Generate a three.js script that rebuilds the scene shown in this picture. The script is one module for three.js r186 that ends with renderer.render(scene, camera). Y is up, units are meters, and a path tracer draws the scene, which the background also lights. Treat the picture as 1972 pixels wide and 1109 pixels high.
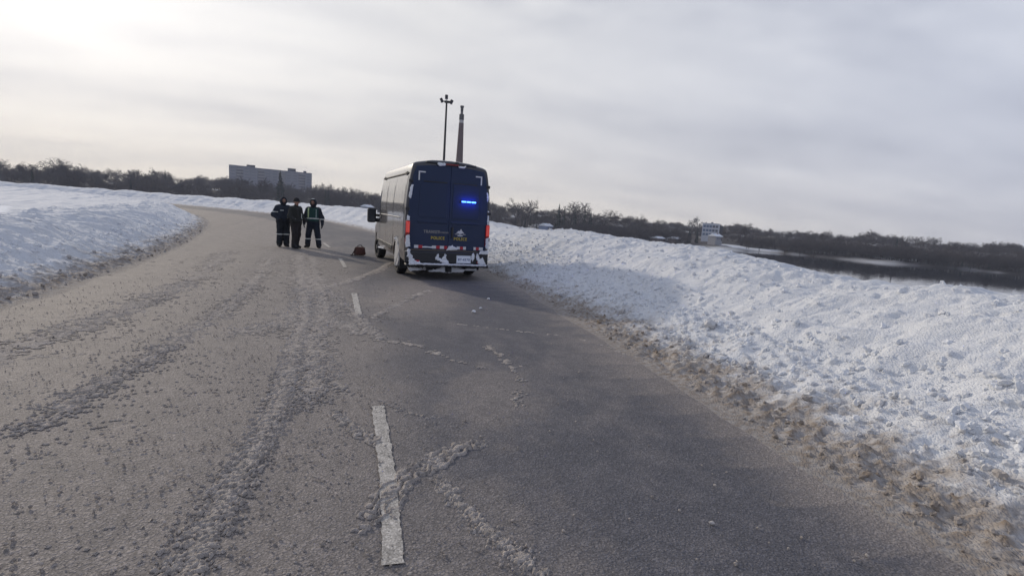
import * as THREE from 'three';
import { mergeGeometries, mergeVertices, toCreasedNormals } from 'three/addons/utils/BufferGeometryUtils.js';
import { RoundedBoxGeometry } from 'three/addons/geometries/RoundedBoxGeometry.js';
import { TextGeometry } from 'three/addons/geometries/TextGeometry.js';
import { FontLoader } from 'three/addons/loaders/FontLoader.js';
import { MarchingCubes } from 'three/addons/objects/MarchingCubes.js';
import { RectAreaLightUniformsLib } from 'three/addons/lights/RectAreaLightUniformsLib.js';
import { Brush, Evaluator, SUBTRACTION } from 'three-bvh-csg';
import { createNoise2D, createNoise3D } from 'simplex-noise';

// ------------------------------------------------------------------ camera
const scene = new THREE.Scene();
const RAD = Math.PI / 180;
const camera = new THREE.PerspectiveCamera(58.506, 1024 / 575, 0.1, 6000);
camera.position.set(0, 1.66, 0);
camera.rotation.order = 'YXZ';
camera.rotation.set(-8.177 * RAD, 0, 3.9 * RAD);
scene.add(camera);

// ------------------------------------------------------------------ renderer, exposure
const renderer = new THREE.WebGLRenderer({ antialias: true });
renderer.setSize(1024, 575);
renderer.toneMapping = THREE.LinearToneMapping;
renderer.toneMappingExposure = 1.0;
renderer.shadowMap.enabled = true;
RectAreaLightUniformsLib.init();

// ------------------------------------------------------------------ helpers: noise
function rng(seed) { let s = seed | 0; return () => { s = (s + 0x6d2b79f5) | 0; let t = Math.imul(s ^ (s >>> 15), 1 | s); t = (t + Math.imul(t ^ (t >>> 7), 61 | t)) ^ t; return ((t ^ (t >>> 14)) >>> 0) / 4294967296; }; }
const N2 = createNoise2D(rng(11)), N2b = createNoise2D(rng(12)), N3 = createNoise3D(rng(13));
const clamp = (v, a, b) => Math.min(b, Math.max(a, v)), lerp = (a, b, t) => a + (b - a) * t;
const sstep = (a, b, v) => { const t = clamp((v - a) / (b - a), 0, 1); return t * t * (3 - 2 * t); };
function fbm(x, y, oct = 4) { let s = 0, a = 0.5; for (let i = 0; i < oct; i++) { s += a * N2(x, y); x = x * 2.03 + 7.1; y = y * 2.03 - 3.7; a *= 0.5; } return s; }

// ------------------------------------------------------------------ sky: thin high overcast, the sun veiled to the left
const SUN_AZ = -42.5 * RAD, SUN_EL = 19 * RAD;
const sunDir = new THREE.Vector3(Math.sin(SUN_AZ) * Math.cos(SUN_EL), Math.sin(SUN_EL), -Math.cos(SUN_AZ) * Math.cos(SUN_EL));
{
  const W = 1024, H = 512, data = new Float32Array(W * H * 4);
  for (let j = 0; j < H; j++) for (let i = 0; i < W; i++) {
    const el = ((j + 0.5) / H - 0.5) * Math.PI, ph = ((i + 0.5) / W - 0.5) * 2 * Math.PI;
    const dx = Math.cos(el) * Math.cos(ph), dy = Math.sin(el), dz = Math.cos(el) * Math.sin(ph);
    const cs = clamp(dx * sunDir.x + dy * sunDir.y + dz * sunDir.z, -1, 1), ang = Math.acos(cs) / RAD;
    const e = Math.max(0, dy);
    // veil brightness falls off with the angle from the sun
    let L = 0.545 + 0.33 * Math.exp(-ang / 62) + 0.15 * Math.exp(-(ang * ang) / (2 * 17 * 17)) + 0.2 * Math.exp(-(ang * ang) / (2 * 6 * 6));
    L *= lerp(1, 0.62, sstep(0.30, 0.95, e));   // the veil thins overhead
    const low = Math.exp(-e / 0.10);
    L += 0.17 * low * (0.45 + 0.55 * cs);
    // colour: blue grey away from the sun, cream along the horizon under it
    const warm = clamp(0.95 * low * (0.35 + 0.65 * Math.max(0, cs)) + 0.30 * Math.exp(-ang / 24), 0, 1);
    const blue = clamp((ang - 30) / 75, 0, 1) + 0.75 * sstep(0.3, 0.9, e);
    let r = lerp(lerp(0.975, 0.84, blue), 1.12, warm), g = lerp(lerp(0.99, 0.925, blue), 1.0, warm), b = lerp(lerp(1.04, 1.16, blue), 0.83, warm);
    // stretched cloud bands, sloping down to the right, and fine ripples higher up
    const inv = 1 / (e + 0.14), px = dx * inv, pz = dz * inv;
    const bx = px * 0.94 - pz * 0.34, bz = px * 0.34 + pz * 0.94;
    let c = 0.55 * fbm(bx * 0.32 + 4.3, bz * 1.05 + 1.7, 5) + 0.30 * fbm(bx * 0.9 - 2.0, bz * 1.6 + 8.0, 4);
    const rip = fbm(px * 3.0 + 20, pz * 5.0, 3) * sstep(0.12, 0.4, e) * clamp(0.4 + fbm(px * 0.6, pz * 0.6 + 40, 2) * 1.5, 0, 1);
    c = c + 0.55 * rip;
    const eld = el / RAD, wv = eld + 1.6 * fbm(ph * 2.2 + 5, 1.3, 3) + 0.9 * fbm(ph * 7, eld * 0.25, 3);   // soft stacked layers low in the sky
    c -= 0.42 * Math.exp(-(((wv - 8.4) / 2.6) ** 2)) * (0.55 + 0.45 * fbm(bx * 0.8, bz * 2, 3)) - 0.16 * Math.exp(-(((wv - 4.2) / 1.3) ** 2)) - 0.20 * Math.exp(-(((wv - 15.5) / 4) ** 2));
    L *= 1 + 0.25 * clamp(c, -0.9, 0.9);
    r *= 1 - 0.035 * c * -0.5; b *= 1 - 0.05 * c;
    if (dy < 0) { const k = Math.exp(dy * 6); L = lerp(0.34, L, k); r = lerp(0.98, r, k); g = lerp(0.99, g, k); b = lerp(1.03, b, k); }
    const o = (j * W + i) * 4; data[o] = L * r; data[o + 1] = L * g; data[o + 2] = L * b; data[o + 3] = 1;
  }
  const t = new THREE.DataTexture(data, W, H, THREE.RGBAFormat, THREE.FloatType);
  t.mapping = THREE.EquirectangularReflectionMapping; t.magFilter = t.minFilter = THREE.LinearFilter; t.wrapS = THREE.RepeatWrapping; t.needsUpdate = true;
  scene.background = t; scene.environment = t;
}
// ------------------------------------------------------------------ sun
const sun = new THREE.DirectionalLight(new THREE.Color().setRGB(1.0, 0.88, 0.72), 2.0);
sun.position.copy(sunDir).multiplyScalar(120); sun.target.position.set(-2, 0, -14);
sun.castShadow = true; sun.shadow.mapSize.set(4096, 4096); sun.shadow.radius = 3.5; sun.shadow.bias = -0.0005;
Object.assign(sun.shadow.camera, { left: -60, right: 60, top: 60, bottom: -60, near: 1, far: 400 });
scene.add(sun, sun.target);
// ------------------------------------------------------------------ haze over the far bank
scene.fog = new THREE.FogExp2(new THREE.Color().setRGB(0.78, 0.84, 1.0), 0.00042);

// ------------------------------------------------------------------ helpers: objects and materials
const taken = new Map();
function numbered(n) { const k = taken.get(n) ?? 0; taken.set(n, k + 1); return k ? n + '_' + String(k).padStart(3, '0') : n; }
function shadows(o) { o.traverse((c) => { if (c.isMesh) { c.castShadow = true; c.receiveShadow = true; } }); return o; }
function part(name, geo, mat, parent, label) { const m = new THREE.Mesh(geo, mat); m.name = name; m.castShadow = m.receiveShadow = true; if (label) m.userData.label = label; parent.add(m); return m; }
function solid(name, geo, mat, kind, label, category, group) { const m = new THREE.Mesh(geo, mat); m.name = numbered(name); m.castShadow = m.receiveShadow = true; scene.add(m); tag(m, label, category, group, kind); return m; }
function tag(o, label, category, group, kind) { if (label) o.userData.label = label; if (category) o.userData.category = category; if (group) o.userData.group = group; if (kind) o.userData.kind = kind; return o; }
function thing(name, label, category, pos = [0, 0, 0], turn = 0, group) { const g = new THREE.Group(); g.name = numbered(name); g.position.set(...pos); g.rotation.y = turn; scene.add(g); return tag(g, label, category, group); }
const C = (r, g, b) => new THREE.Color().setRGB(r, g, b);
const std = (r, g, b, rough = 0.8, extra = {}) => new THREE.MeshStandardMaterial({ color: C(r, g, b), roughness: rough, ...extra });
function place(g, x, y, z, rx = 0, ry = 0, rz = 0) { if (rx) g.rotateX(rx); if (ry) g.rotateY(ry); if (rz) g.rotateZ(rz); return g.translate(x, y, z); }
function merge(list) { return mergeGeometries(list.map((g) => { const h = g.index ? g.toNonIndexed() : g; for (const k of Object.keys(h.attributes)) if (!['position', 'normal', 'uv'].includes(k)) h.deleteAttribute(k); if (!h.attributes.uv) h.setAttribute('uv', new THREE.BufferAttribute(new Float32Array(h.attributes.position.count * 2), 2)); return h; })); }
function tubeBetween(a, b, ra, rb, seg = 5) {
  const va = new THREE.Vector3(...a), vb = new THREE.Vector3(...b), d = vb.clone().sub(va), g = new THREE.CylinderGeometry(rb, ra, d.length(), seg, 1, true);
  g.applyQuaternion(new THREE.Quaternion().setFromUnitVectors(new THREE.Vector3(0, 1, 0), d.clone().normalize()));
  return g.translate((a[0] + b[0]) / 2, (a[1] + b[1]) / 2, (a[2] + b[2]) / 2);
}
function tex(w, h, f, srgb, repeat) {   // f(u, v) -> [r, g, b] 0..1
  const d = new Uint8Array(w * h * 4);
  for (let j = 0; j < h; j++) for (let i = 0; i < w; i++) { const c = f(i / w, j / h, i, j), o = (j * w + i) * 4; d[o] = clamp(c[0], 0, 1) * 255; d[o + 1] = clamp(c[1], 0, 1) * 255; d[o + 2] = clamp(c[2], 0, 1) * 255; d[o + 3] = 255; }
  const t = new THREE.DataTexture(d, w, h); t.wrapS = t.wrapT = THREE.RepeatWrapping; t.magFilter = THREE.LinearFilter; t.minFilter = THREE.LinearMipmapLinearFilter; t.generateMipmaps = true;
  if (srgb) t.colorSpace = THREE.SRGBColorSpace; if (repeat) t.repeat.set(repeat, repeat); t.needsUpdate = true; return t;
}
const TP = 2 * Math.PI;
function torus4(u, v, f) { return N3(Math.cos(u * TP) * f, Math.sin(u * TP) * f + Math.cos(v * TP) * f * 0.999, Math.sin(v * TP) * f); }   // seamless enough for grain

// ------------------------------------------------------------------ road plan
function curve2(pts) { return new THREE.CatmullRomCurve3(pts.map(([x, z]) => new THREE.Vector3(x, 0, z)), false, 'centripetal'); }
const rightPts = [[5.2, 24], [4.1, 10], [3.2, 1.2], [2.2, -3.66], [1.66, -5.76], [0.74, -9.48], [-0.62, -13.9], [-2.75, -19.2], [-8.1, -30.2], [-12.3, -37.6], [-17.4, -44.6], [-25, -52.4], [-42, -63], [-75, -76], [-140, -88]];
const linePts = [[1.6, 10], [0.55, 2.5], [-0.47, -2.19], [-1.05, -4.09], [-2.29, -7.61], [-2.93, -9.43], [-4.35, -13.2], [-5.17, -15.2], [-7.22, -19.7], [-11.9, -28.6], [-16.2, -35.6], [-22.2, -43], [-31, -50.5], [-47, -60], [-78, -71.5], [-141, -83]];
const rightCurve = curve2(rightPts), lineCurve = curve2(linePts);
function sample(curve, n) { const out = curve.getSpacedPoints(n).map((p) => ({ x: p.x, z: p.z })); let s = 0; out.forEach((p, i) => { if (i) s += Math.hypot(p.x - out[i - 1].x, p.z - out[i - 1].z); p.s = s; }); return out; }
const rightS = sample(rightCurve, 420), lineS = sample(lineCurve, 420);
function lateral(S, x, z) {   // signed distance to a plan curve (positive on the river side) and arc length
  let best = 1e9, bi = 0;
  for (let i = 0; i < S.length; i++) { const d = (S[i].x - x) ** 2 + (S[i].z - z) ** 2; if (d < best) { best = d; bi = i; } }
  let res = null;
  for (const i of [Math.max(0, bi - 1), Math.min(S.length - 2, bi)]) {
    const a = S[i], b = S[i + 1], ex = b.x - a.x, ez = b.z - a.z, l2 = ex * ex + ez * ez, t = clamp(((x - a.x) * ex + (z - a.z) * ez) / l2, 0, 1);
    const qx = x - a.x - ex * t, qz = z - a.z - ez * t, d = Math.hypot(qx, qz), side = ex * qz - ez * qx >= 0 ? 1 : -1;
    if (!res || d < Math.abs(res.d)) res = { d: d * side, s: a.s + Math.sqrt(l2) * t };
  }
  return res;
}
function at(S, s) {   // point and river-side normal at arc length
  let lo = 0, hi = S.length - 1; while (hi - lo > 1) { const m = (lo + hi) >> 1; if (S[m].s > s) hi = m; else lo = m; }
  const a = S[lo], b = S[hi], t = (s - a.s) / (b.s - a.s);
  const i0 = Math.max(0, lo - 2), i1 = Math.min(S.length - 1, hi + 2), tx = S[i1].x - S[i0].x, tz = S[i1].z - S[i0].z, l = Math.hypot(tx, tz);
  return { x: lerp(a.x, b.x, t), z: lerp(a.z, b.z, t), nx: -tz / l, nz: tx / l };
}
const LEFT_EDGE = -4.4;

// ------------------------------------------------------------------ asphalt
const rightNear = rightS.filter((p) => p.z > -40 && p.z < 12);
function rightGap(x, z) { let b = 1e9, q = null; for (const p of rightNear) { const d = (p.x - x) ** 2 + (p.z - z) ** 2; if (d < b) { b = d; q = p; } } return (x - q.x) * 0.96 + (z - q.z) * 0.27; }
function asphaltTone(x, z, d) {   // d: metres right of the lane line. Salt and sand film, with patches
  const n = fbm(x * 0.55, z * 0.35, 4), m = fbm(x * 2.3 + 9, z * 1.7, 4), k = fbm(x * 9, z * 7, 3), w = N2(x * 0.9 - z * 0.33 + 50, 3.3);
  let dust = sstep(0.75, -0.45, d + 0.55 * n + 0.25 * m) * 0.85;                                // sanded left lane
  dust = Math.max(dust, 0.85 * sstep(1.35, 0.2, Math.hypot((x + 1.9) / 1.15, (z + 9.6) / 2.6) + 0.5 * m + 0.3 * n));   // salt film behind the van
  dust = Math.max(dust, 0.55 * sstep(1.0, 0.3, Math.hypot((x + 0.15) / 0.7, (z + 4.6) / 1.3) + 0.7 * m));
  dust = Math.max(dust, 0.50 * sstep(1.0, 0.3, Math.hypot((x + 0.25) / 0.9, (z + 2.3) / 1.0) + 0.8 * m));
  dust = Math.max(dust, 1.0 * sstep(1.0, 0.35, Math.hypot((x + 2.2) / 0.75, (z + 8.55 - 0.1 * x) / 0.17) + 0.4 * m));   // pale salt smear
  dust = Math.max(dust, 0.34 * sstep(-0.15, 0.5, fbm(x * 0.23 + 31, z * 0.19, 3) + 0.3 * m));   // patches of dried salt anywhere on the road
  dust = clamp(dust + 0.20 * w * 0.5 + 0.14 * m + 0.10 * k, 0.0, 1);
  const streak = sstep(0.35, 0.75, fbm(x * 3.2 - z * 1.1 + 3, z * 0.5 + x * 0.16, 3)) * 0.14;
  dust = clamp(dust + streak, 0, 1);
  const re = -rightGap(x, z); dust = clamp(dust + 0.75 * sstep(0.55, 0.0, re + 0.30 * m + 0.25 * k), 0, 1);   // sand washed out of the bank
  const v = 1 + 0.14 * k + 0.10 * m;
  return [lerp(0.150, 0.375, dust) * v, lerp(0.149, 0.332, dust) * v, lerp(0.170, 0.305, dust) * v];
}
const asphaltGrain = (() => {
  const W = 1024, r = rng(5), g = new Float32Array(W * W).fill(0.5);
  for (let k = 0; k < 20000; k++) {   // round stones in a binder, wrapped
    const cx = r() * W, cy = r() * W, R = 2.6 + r() * r() * 6, a = 0.25 + r() * 0.75, ri = Math.ceil(R);
    for (let y = -ri; y <= ri; y++) for (let x = -ri; x <= ri; x++) { const q = (x * x + y * y) / (R * R); if (q < 1) { const o = ((Math.floor(cy + y) + W) % W) * W + ((Math.floor(cx + x) + W) % W), h = 0.25 + a * 0.75 * Math.sqrt(1 - q); if (h > g[o] - 0.25 * r()) g[o] = h; } }
  }
  const speck = new Float32Array(W * W).map(() => r());
  const map = tex(W, W, (u, v, i, j) => { const h = g[j * W + i], sp = speck[((j >> 2) * W) + (i >> 2)], q = 0.30 + 0.55 * h + (sp - 0.5) * 0.42 + (sp > 0.93 ? 0.2 : 0); return [q * 1.01, q, q * 0.99]; }, false);
  const bump = tex(W, W, (u, v, i, j) => { const h = g[j * W + i]; return [h, h, h]; }, false);
  return { map, bump };
})();
const asphaltMat = new THREE.MeshStandardMaterial({ vertexColors: true, map: asphaltGrain.map, bumpMap: asphaltGrain.bump, bumpScale: 0.007, roughness: 0.80 });
{
  // strips across the road from left edge to right edge, finer near the photographer
  const ss = []; for (let s = 3; s < lineS.at(-1).s - 1;) { ss.push(s); const p = at(lineS, s), r = Math.hypot(p.x, p.z); s += clamp(r * 0.008, 0.03, 0.6); }
  const du = []; for (let d = -6.2; d < 5.6;) { du.push(d); d += (d > -3.5 && d < 4.2) ? 0.045 : 0.2; }
  const pos = [], col = [], uv = [], idx = [];
  ss.forEach((s, j) => du.forEach((d, i) => {
    const p = at(lineS, s), x = p.x + p.nx * d, z = p.z + p.nz * d, c = asphaltTone(x, z, d);
    pos.push(x, 0.004 * N2(x * 0.5, z * 0.5) - 0.004, z); col.push(...c); uv.push(x / 1.9, z / 1.9);
    if (i && j) { const a = j * du.length + i, b = a - 1, e = a - du.length, f = e - 1; idx.push(f, e, b, b, e, a); }
  }));
  const g = new THREE.BufferGeometry(); g.setAttribute('position', new THREE.Float32BufferAttribute(pos, 3)); g.setAttribute('color', new THREE.Float32BufferAttribute(col, 3)); g.setAttribute('uv', new THREE.Float32BufferAttribute(uv, 2)); g.setIndex(idx); g.computeVertexNormals();
  if (g.attributes.normal.getY(1000) < 0) { for (let i = 0; i < idx.length; i += 3) { const t = idx[i]; idx[i] = idx[i + 1]; idx[i + 1] = t; } g.setIndex(idx); g.computeVertexNormals(); }
  solid('road', g, asphaltMat, 'structure', 'dark asphalt road filmed with salt and sand, bending left', 'road');
}
// lane dashes: worn, dusty white paint
const paintMat = new THREE.MeshStandardMaterial({ vertexColors: true, map: asphaltGrain.map, bumpMap: asphaltGrain.bump, bumpScale: 0.002, roughness: 0.75 });
function dash(a, b, w, tone, wear, label) {
  const n = 60, k = 6, pos = [], col = [], uv = [], idx = [];
  const sa = lateral(lineS, ...a).s, sb = lateral(lineS, ...b).s;
  for (let j = 0; j <= n; j++) for (let i = 0; i <= k; i++) {
    const p = at(lineS, lerp(sa, sb, j / n)), e = (i / k - 0.5) * w + (i === 0 || i === k ? 0.009 * N2(j * 0.9, i) : 0), off = lateral(lineS, ...a).d;
    const x = p.x + p.nx * (e + off), z = p.z + p.nz * (e + off), q = 1 - wear * clamp(0.5 + fbm(x * 9, z * 9, 3) * 1.3, 0, 1);
    pos.push(x, 0.0062, z); col.push(tone[0] * q, tone[1] * q, tone[2] * q); uv.push(x / 1.9, z / 1.9);
    if (i && j) { const A = j * (k + 1) + i, B = A - 1, E = A - k - 1, F = E - 1; idx.push(F, B, E, B, A, E); }
  }
  const g = new THREE.BufferGeometry(); g.setAttribute('position', new THREE.Float32BufferAttribute(pos, 3)); g.setAttribute('color', new THREE.Float32BufferAttribute(col, 3)); g.setAttribute('uv', new THREE.Float32BufferAttribute(uv, 2)); g.setIndex(idx); g.computeVertexNormals();
  if (g.attributes.normal.getY(5) < 0) { for (let i = 0; i < idx.length; i += 3) { const t = idx[i]; idx[i] = idx[i + 1]; idx[i + 1] = t; } g.setIndex(idx); g.computeVertexNormals(); }
  return solid('lane_marking', g, paintMat, 'structure', label, 'lane marking');
}
const PT = [0.74, 0.70, 0.64];
dash([-0.47, -2.19], [-1.05, -4.09], 0.10, PT, 0.30, 'white lane dash crossed by two slushy tyre tracks');
dash([-2.29, -7.61], [-2.93, -9.43], 0.10, PT, 0.25, 'white lane dash beside a pale salt smear on the asphalt');
dash([-4.35, -13.2], [-5.17, -15.2], 0.10, PT, 0.25, 'white lane dash next to the dark bag on the road');
dash([-6.75, -18.7], [-7.6, -20.6], 0.10, PT, 0.25, 'white lane dash beside the person in the green vest');

// ------------------------------------------------------------------ snowbanks
const snowBump = (() => { const r = rng(8), W = 512; const f = new Float32Array(W * W); for (let k = 0; k < 9000; k++) { const cx = r() * W, cy = r() * W, R = 1.5 + r() * r() * 7, ri = Math.ceil(R); for (let y = -ri; y <= ri; y++) for (let x = -ri; x <= ri; x++) { const q = (x * x + y * y) / (R * R); if (q < 1) { const o = ((Math.floor(cy + y) + W) % W) * W + ((Math.floor(cx + x) + W) % W); f[o] = Math.max(f[o], R / 9 * Math.sqrt(1 - q)); } } } return tex(W, W, (u, v, i, j) => { const h = f[j * W + i] + 0.1 * r(); return [h, h, h]; }, false); })();
const snowMat = new THREE.MeshStandardMaterial({ vertexColors: true, roughness: 0.85, bumpMap: snowBump, bumpScale: 0.008 });
function pw(d, pts) { for (let i = 1; i < pts.length; i++) if (d <= pts[i][0]) { const a = pts[i - 1], b = pts[i], t = clamp((d - a[0]) / (b[0] - a[0]), 0, 1); return lerp(a[1], b[1], t * t * (3 - 2 * t) * 0.5 + t * 0.5); } return pts.at(-1)[1]; }
const bankR = [[-0.3, -0.03], [0, 0.0], [0.35, 0.06], [0.8, 0.17], [1.25, 0.36], [1.5, 0.43], [1.9, 0.68], [2.4, 0.95], [2.95, 1.13], [3.4, 1.19], [4.2, 1.08], [5.5, 0.65], [7.5, 0.18], [10.5, -0.25]];
const bankL = [[-0.3, -0.03], [0, 0.0], [0.35, 0.07], [0.8, 0.2], [1.3, 0.42], [1.9, 0.68], [2.5, 0.82], [3.2, 0.84], [4.5, 0.6], [6.5, 0.3], [10.5, -0.25]];
function bankShape(side, s, d, x, z) {
  const prof = side > 0 ? bankR : bankL;
  const wob = 0.16 * N2(s * 0.35, side * 9) + 0.07 * N2(s * 1.3, side * 4), dd = d + wob * lerp(0.25, 1, sstep(0.0, 1.2, d));
  let h = pw(dd, prof) * (side > 0 ? 1 + 0.10 * N2(s * 0.12, 2) + 0.08 * sstep(12, 30, s - 28) : 1 + 0.14 * N2(s * 0.2, 6));
  const apron = sstep(0.0, 0.35, d) * sstep(1.75, 1.3, dd), face = sstep(1.3, 1.8, dd) * sstep(3.6, 2.9, d), crest = sstep(2.7, 3.2, d);
  // broken, lumpy apron
  const l1 = N2(x * 5.5, z * 5.5), l2 = N2b(x * 10, z * 10), l3 = N2(x * 17 + 5, z * 17), l4 = N2b(x * 2.1, z * 2.1);
  const lump = (v) => Math.pow(Math.max(0, v), 1.4);
  h += apron * (0.036 * lump(l1) + 0.032 * lump(l2) + 0.018 * lump(l3) + 0.030 * l4 - 0.012);
  // plough-thrown face: leaning slumps, slabs, pockets and a grainy crust
  const wp = 0.4 * fbm(s * 0.7, d * 0.8 + 3, 3), st = s + 0.9 * d + wp, slump = fbm(st * 1.5, d * 0.45 + 20, 4), mk = sstep(-0.1, 0.5, N2(s * 0.9, d * 0.9 + 60)), ridge = Math.pow(1 - Math.abs(N2(st * 3.1, d * 0.8)), 4) * mk + 0.5 * Math.pow(1 - Math.abs(N2b(st * 5.3, d * 0.9)), 4), slab = N2(st * 0.8, d * 0.7 + 7);
  const pocket = sstep(0.35, 0.75, N2(x * 2.3 + 40, z * 2.3)) , pocket2 = sstep(0.5, 0.8, N2b(x * 5.1, z * 5.1)), crust = fbm(x * 7, z * 7, 2), chunk = sstep(0.42, 0.6, N2(x * 7.7, z * 7.7) * 0.7 + N2b(x * 3.1, z * 3.1) * 0.5);
  h += face * (0.062 * slump + 0.028 * ridge + 0.042 * slab - 0.034 * pocket * mk - 0.022 * pocket2 + 0.012 * crust + 0.018 * chunk * (1 - mk));
  h += crest * (0.030 * N2(x * 1.6, z * 1.6) + 0.014 * l1 + 0.010 * l2 + 0.035 * N2(s * 0.8, 31) + 0.018 * N2(s * 3.2, 33) + 0.012 * chunk);
  if (d < 0.5) h += sstep(-0.1, 0.3, d) * (0.012 * l2 + 0.010 * l3);
  return { h, dd, l1, l2, l3, l4 };
}
function bankColor(side, s, d, x, z, q) {
  const r = Math.hypot(x, z), reach = side > 0 ? lerp(0.72, 0.34, sstep(7, 14, r)) : 0.6;
  const n = 0.30 * fbm(x * 1.7, z * 1.7, 4) + 0.20 * fbm(x * 7, z * 7, 3) + 0.10 * q.l3;
  let dirt = sstep(reach + 0.42, reach - 0.35, d + n * 1.3);
  const flecks = d > reach ? sstep(0.55, 0.8, N2(x * 31, z * 31) * 0.6 + N2b(x * 13, z * 13) * 0.6) * sstep(1.9, 0.9, d) * 0.55 : 0;
  dirt = clamp(Math.max(dirt * (0.78 + 0.35 * q.l2 * 0.6 + 0.25 * fbm(x * 20, z * 20, 2)), flecks), 0, 1);
  const g = 1 + 0.05 * q.l3 + 0.03 * q.l2;
  const dr = [0.250 * g, 0.196 * g, 0.148 * g], wet = sstep(0.28, 0.0, d + 0.3 * n) * 0.45;
  const sn = [0.725, 0.74, 0.765];
  return [lerp(lerp(sn[0], dr[0], dirt), 0.20, wet), lerp(lerp(sn[1], dr[1], dirt), 0.178, wet), lerp(lerp(sn[2], dr[2], dirt), 0.160, wet)];
}
function makeBank(side, S, off, s0, s1, ds, label) {
  const ss = []; for (let s = s0; s < s1;) { ss.push(s); const p = at(S, s), r = Math.hypot(p.x, p.z); s += clamp(r * 0.0030, ds, 0.5); }
  const du = []; for (let d = -0.3; d <= 10.5;) { du.push(d); d += d < 3.5 ? (side > 0 ? 0.026 : 0.04) : d < 5 ? 0.12 : 0.5; }
  const pos = [], col = [], uv = [], idx = [];
  ss.forEach((s, j) => { const p = at(S, s); du.forEach((d, i) => {
    const dd = off + side * d, x = p.x + p.nx * dd, z = p.z + p.nz * dd, q = bankShape(side, s, d, x, z);
    pos.push(x, q.h, z); col.push(...bankColor(side, s, d, x, z, q)); uv.push((d + 0.7 * q.h) / 0.62, s / 0.95);
    if (i && j) { const a = j * du.length + i, b = a - 1, e = a - du.length, f = e - 1; if (side > 0) idx.push(f, b, e, b, a, e); else idx.push(f, e, b, b, e, a); }
  }); });
  const g = new THREE.BufferGeometry(); g.setAttribute('position', new THREE.Float32BufferAttribute(pos, 3)); g.setAttribute('color', new THREE.Float32BufferAttribute(col, 3)); g.setAttribute('uv', new THREE.Float32BufferAttribute(uv, 2)); g.setIndex(idx); g.computeVertexNormals();
  let up = 0; for (let i = 0; i < 2000; i++) up += g.attributes.normal.getY(i); if (up < 0) { for (let i = 0; i < idx.length; i += 3) { const t = idx[i]; idx[i] = idx[i + 1]; idx[i + 1] = t; } g.setIndex(idx); g.computeVertexNormals(); }
  return solid('snowbank', g, snowMat, 'structure', label, 'snowbank');
}
const sCam = lateral(rightS, 2.6, -1.5).s;
makeBank(1, rightS, 0, sCam - 6, rightS.at(-1).s - 2, 0.026, 'ploughed snowbank with a brown slushy foot along the river side of the road');
const lCam = lateral(lineS, -0.3, -1).s;
makeBank(-1, lineS, LEFT_EDGE, lCam - 7, lineS.at(-1).s - 2, 0.04, 'low ploughed snowbank on the inner side of the road bend');

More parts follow.
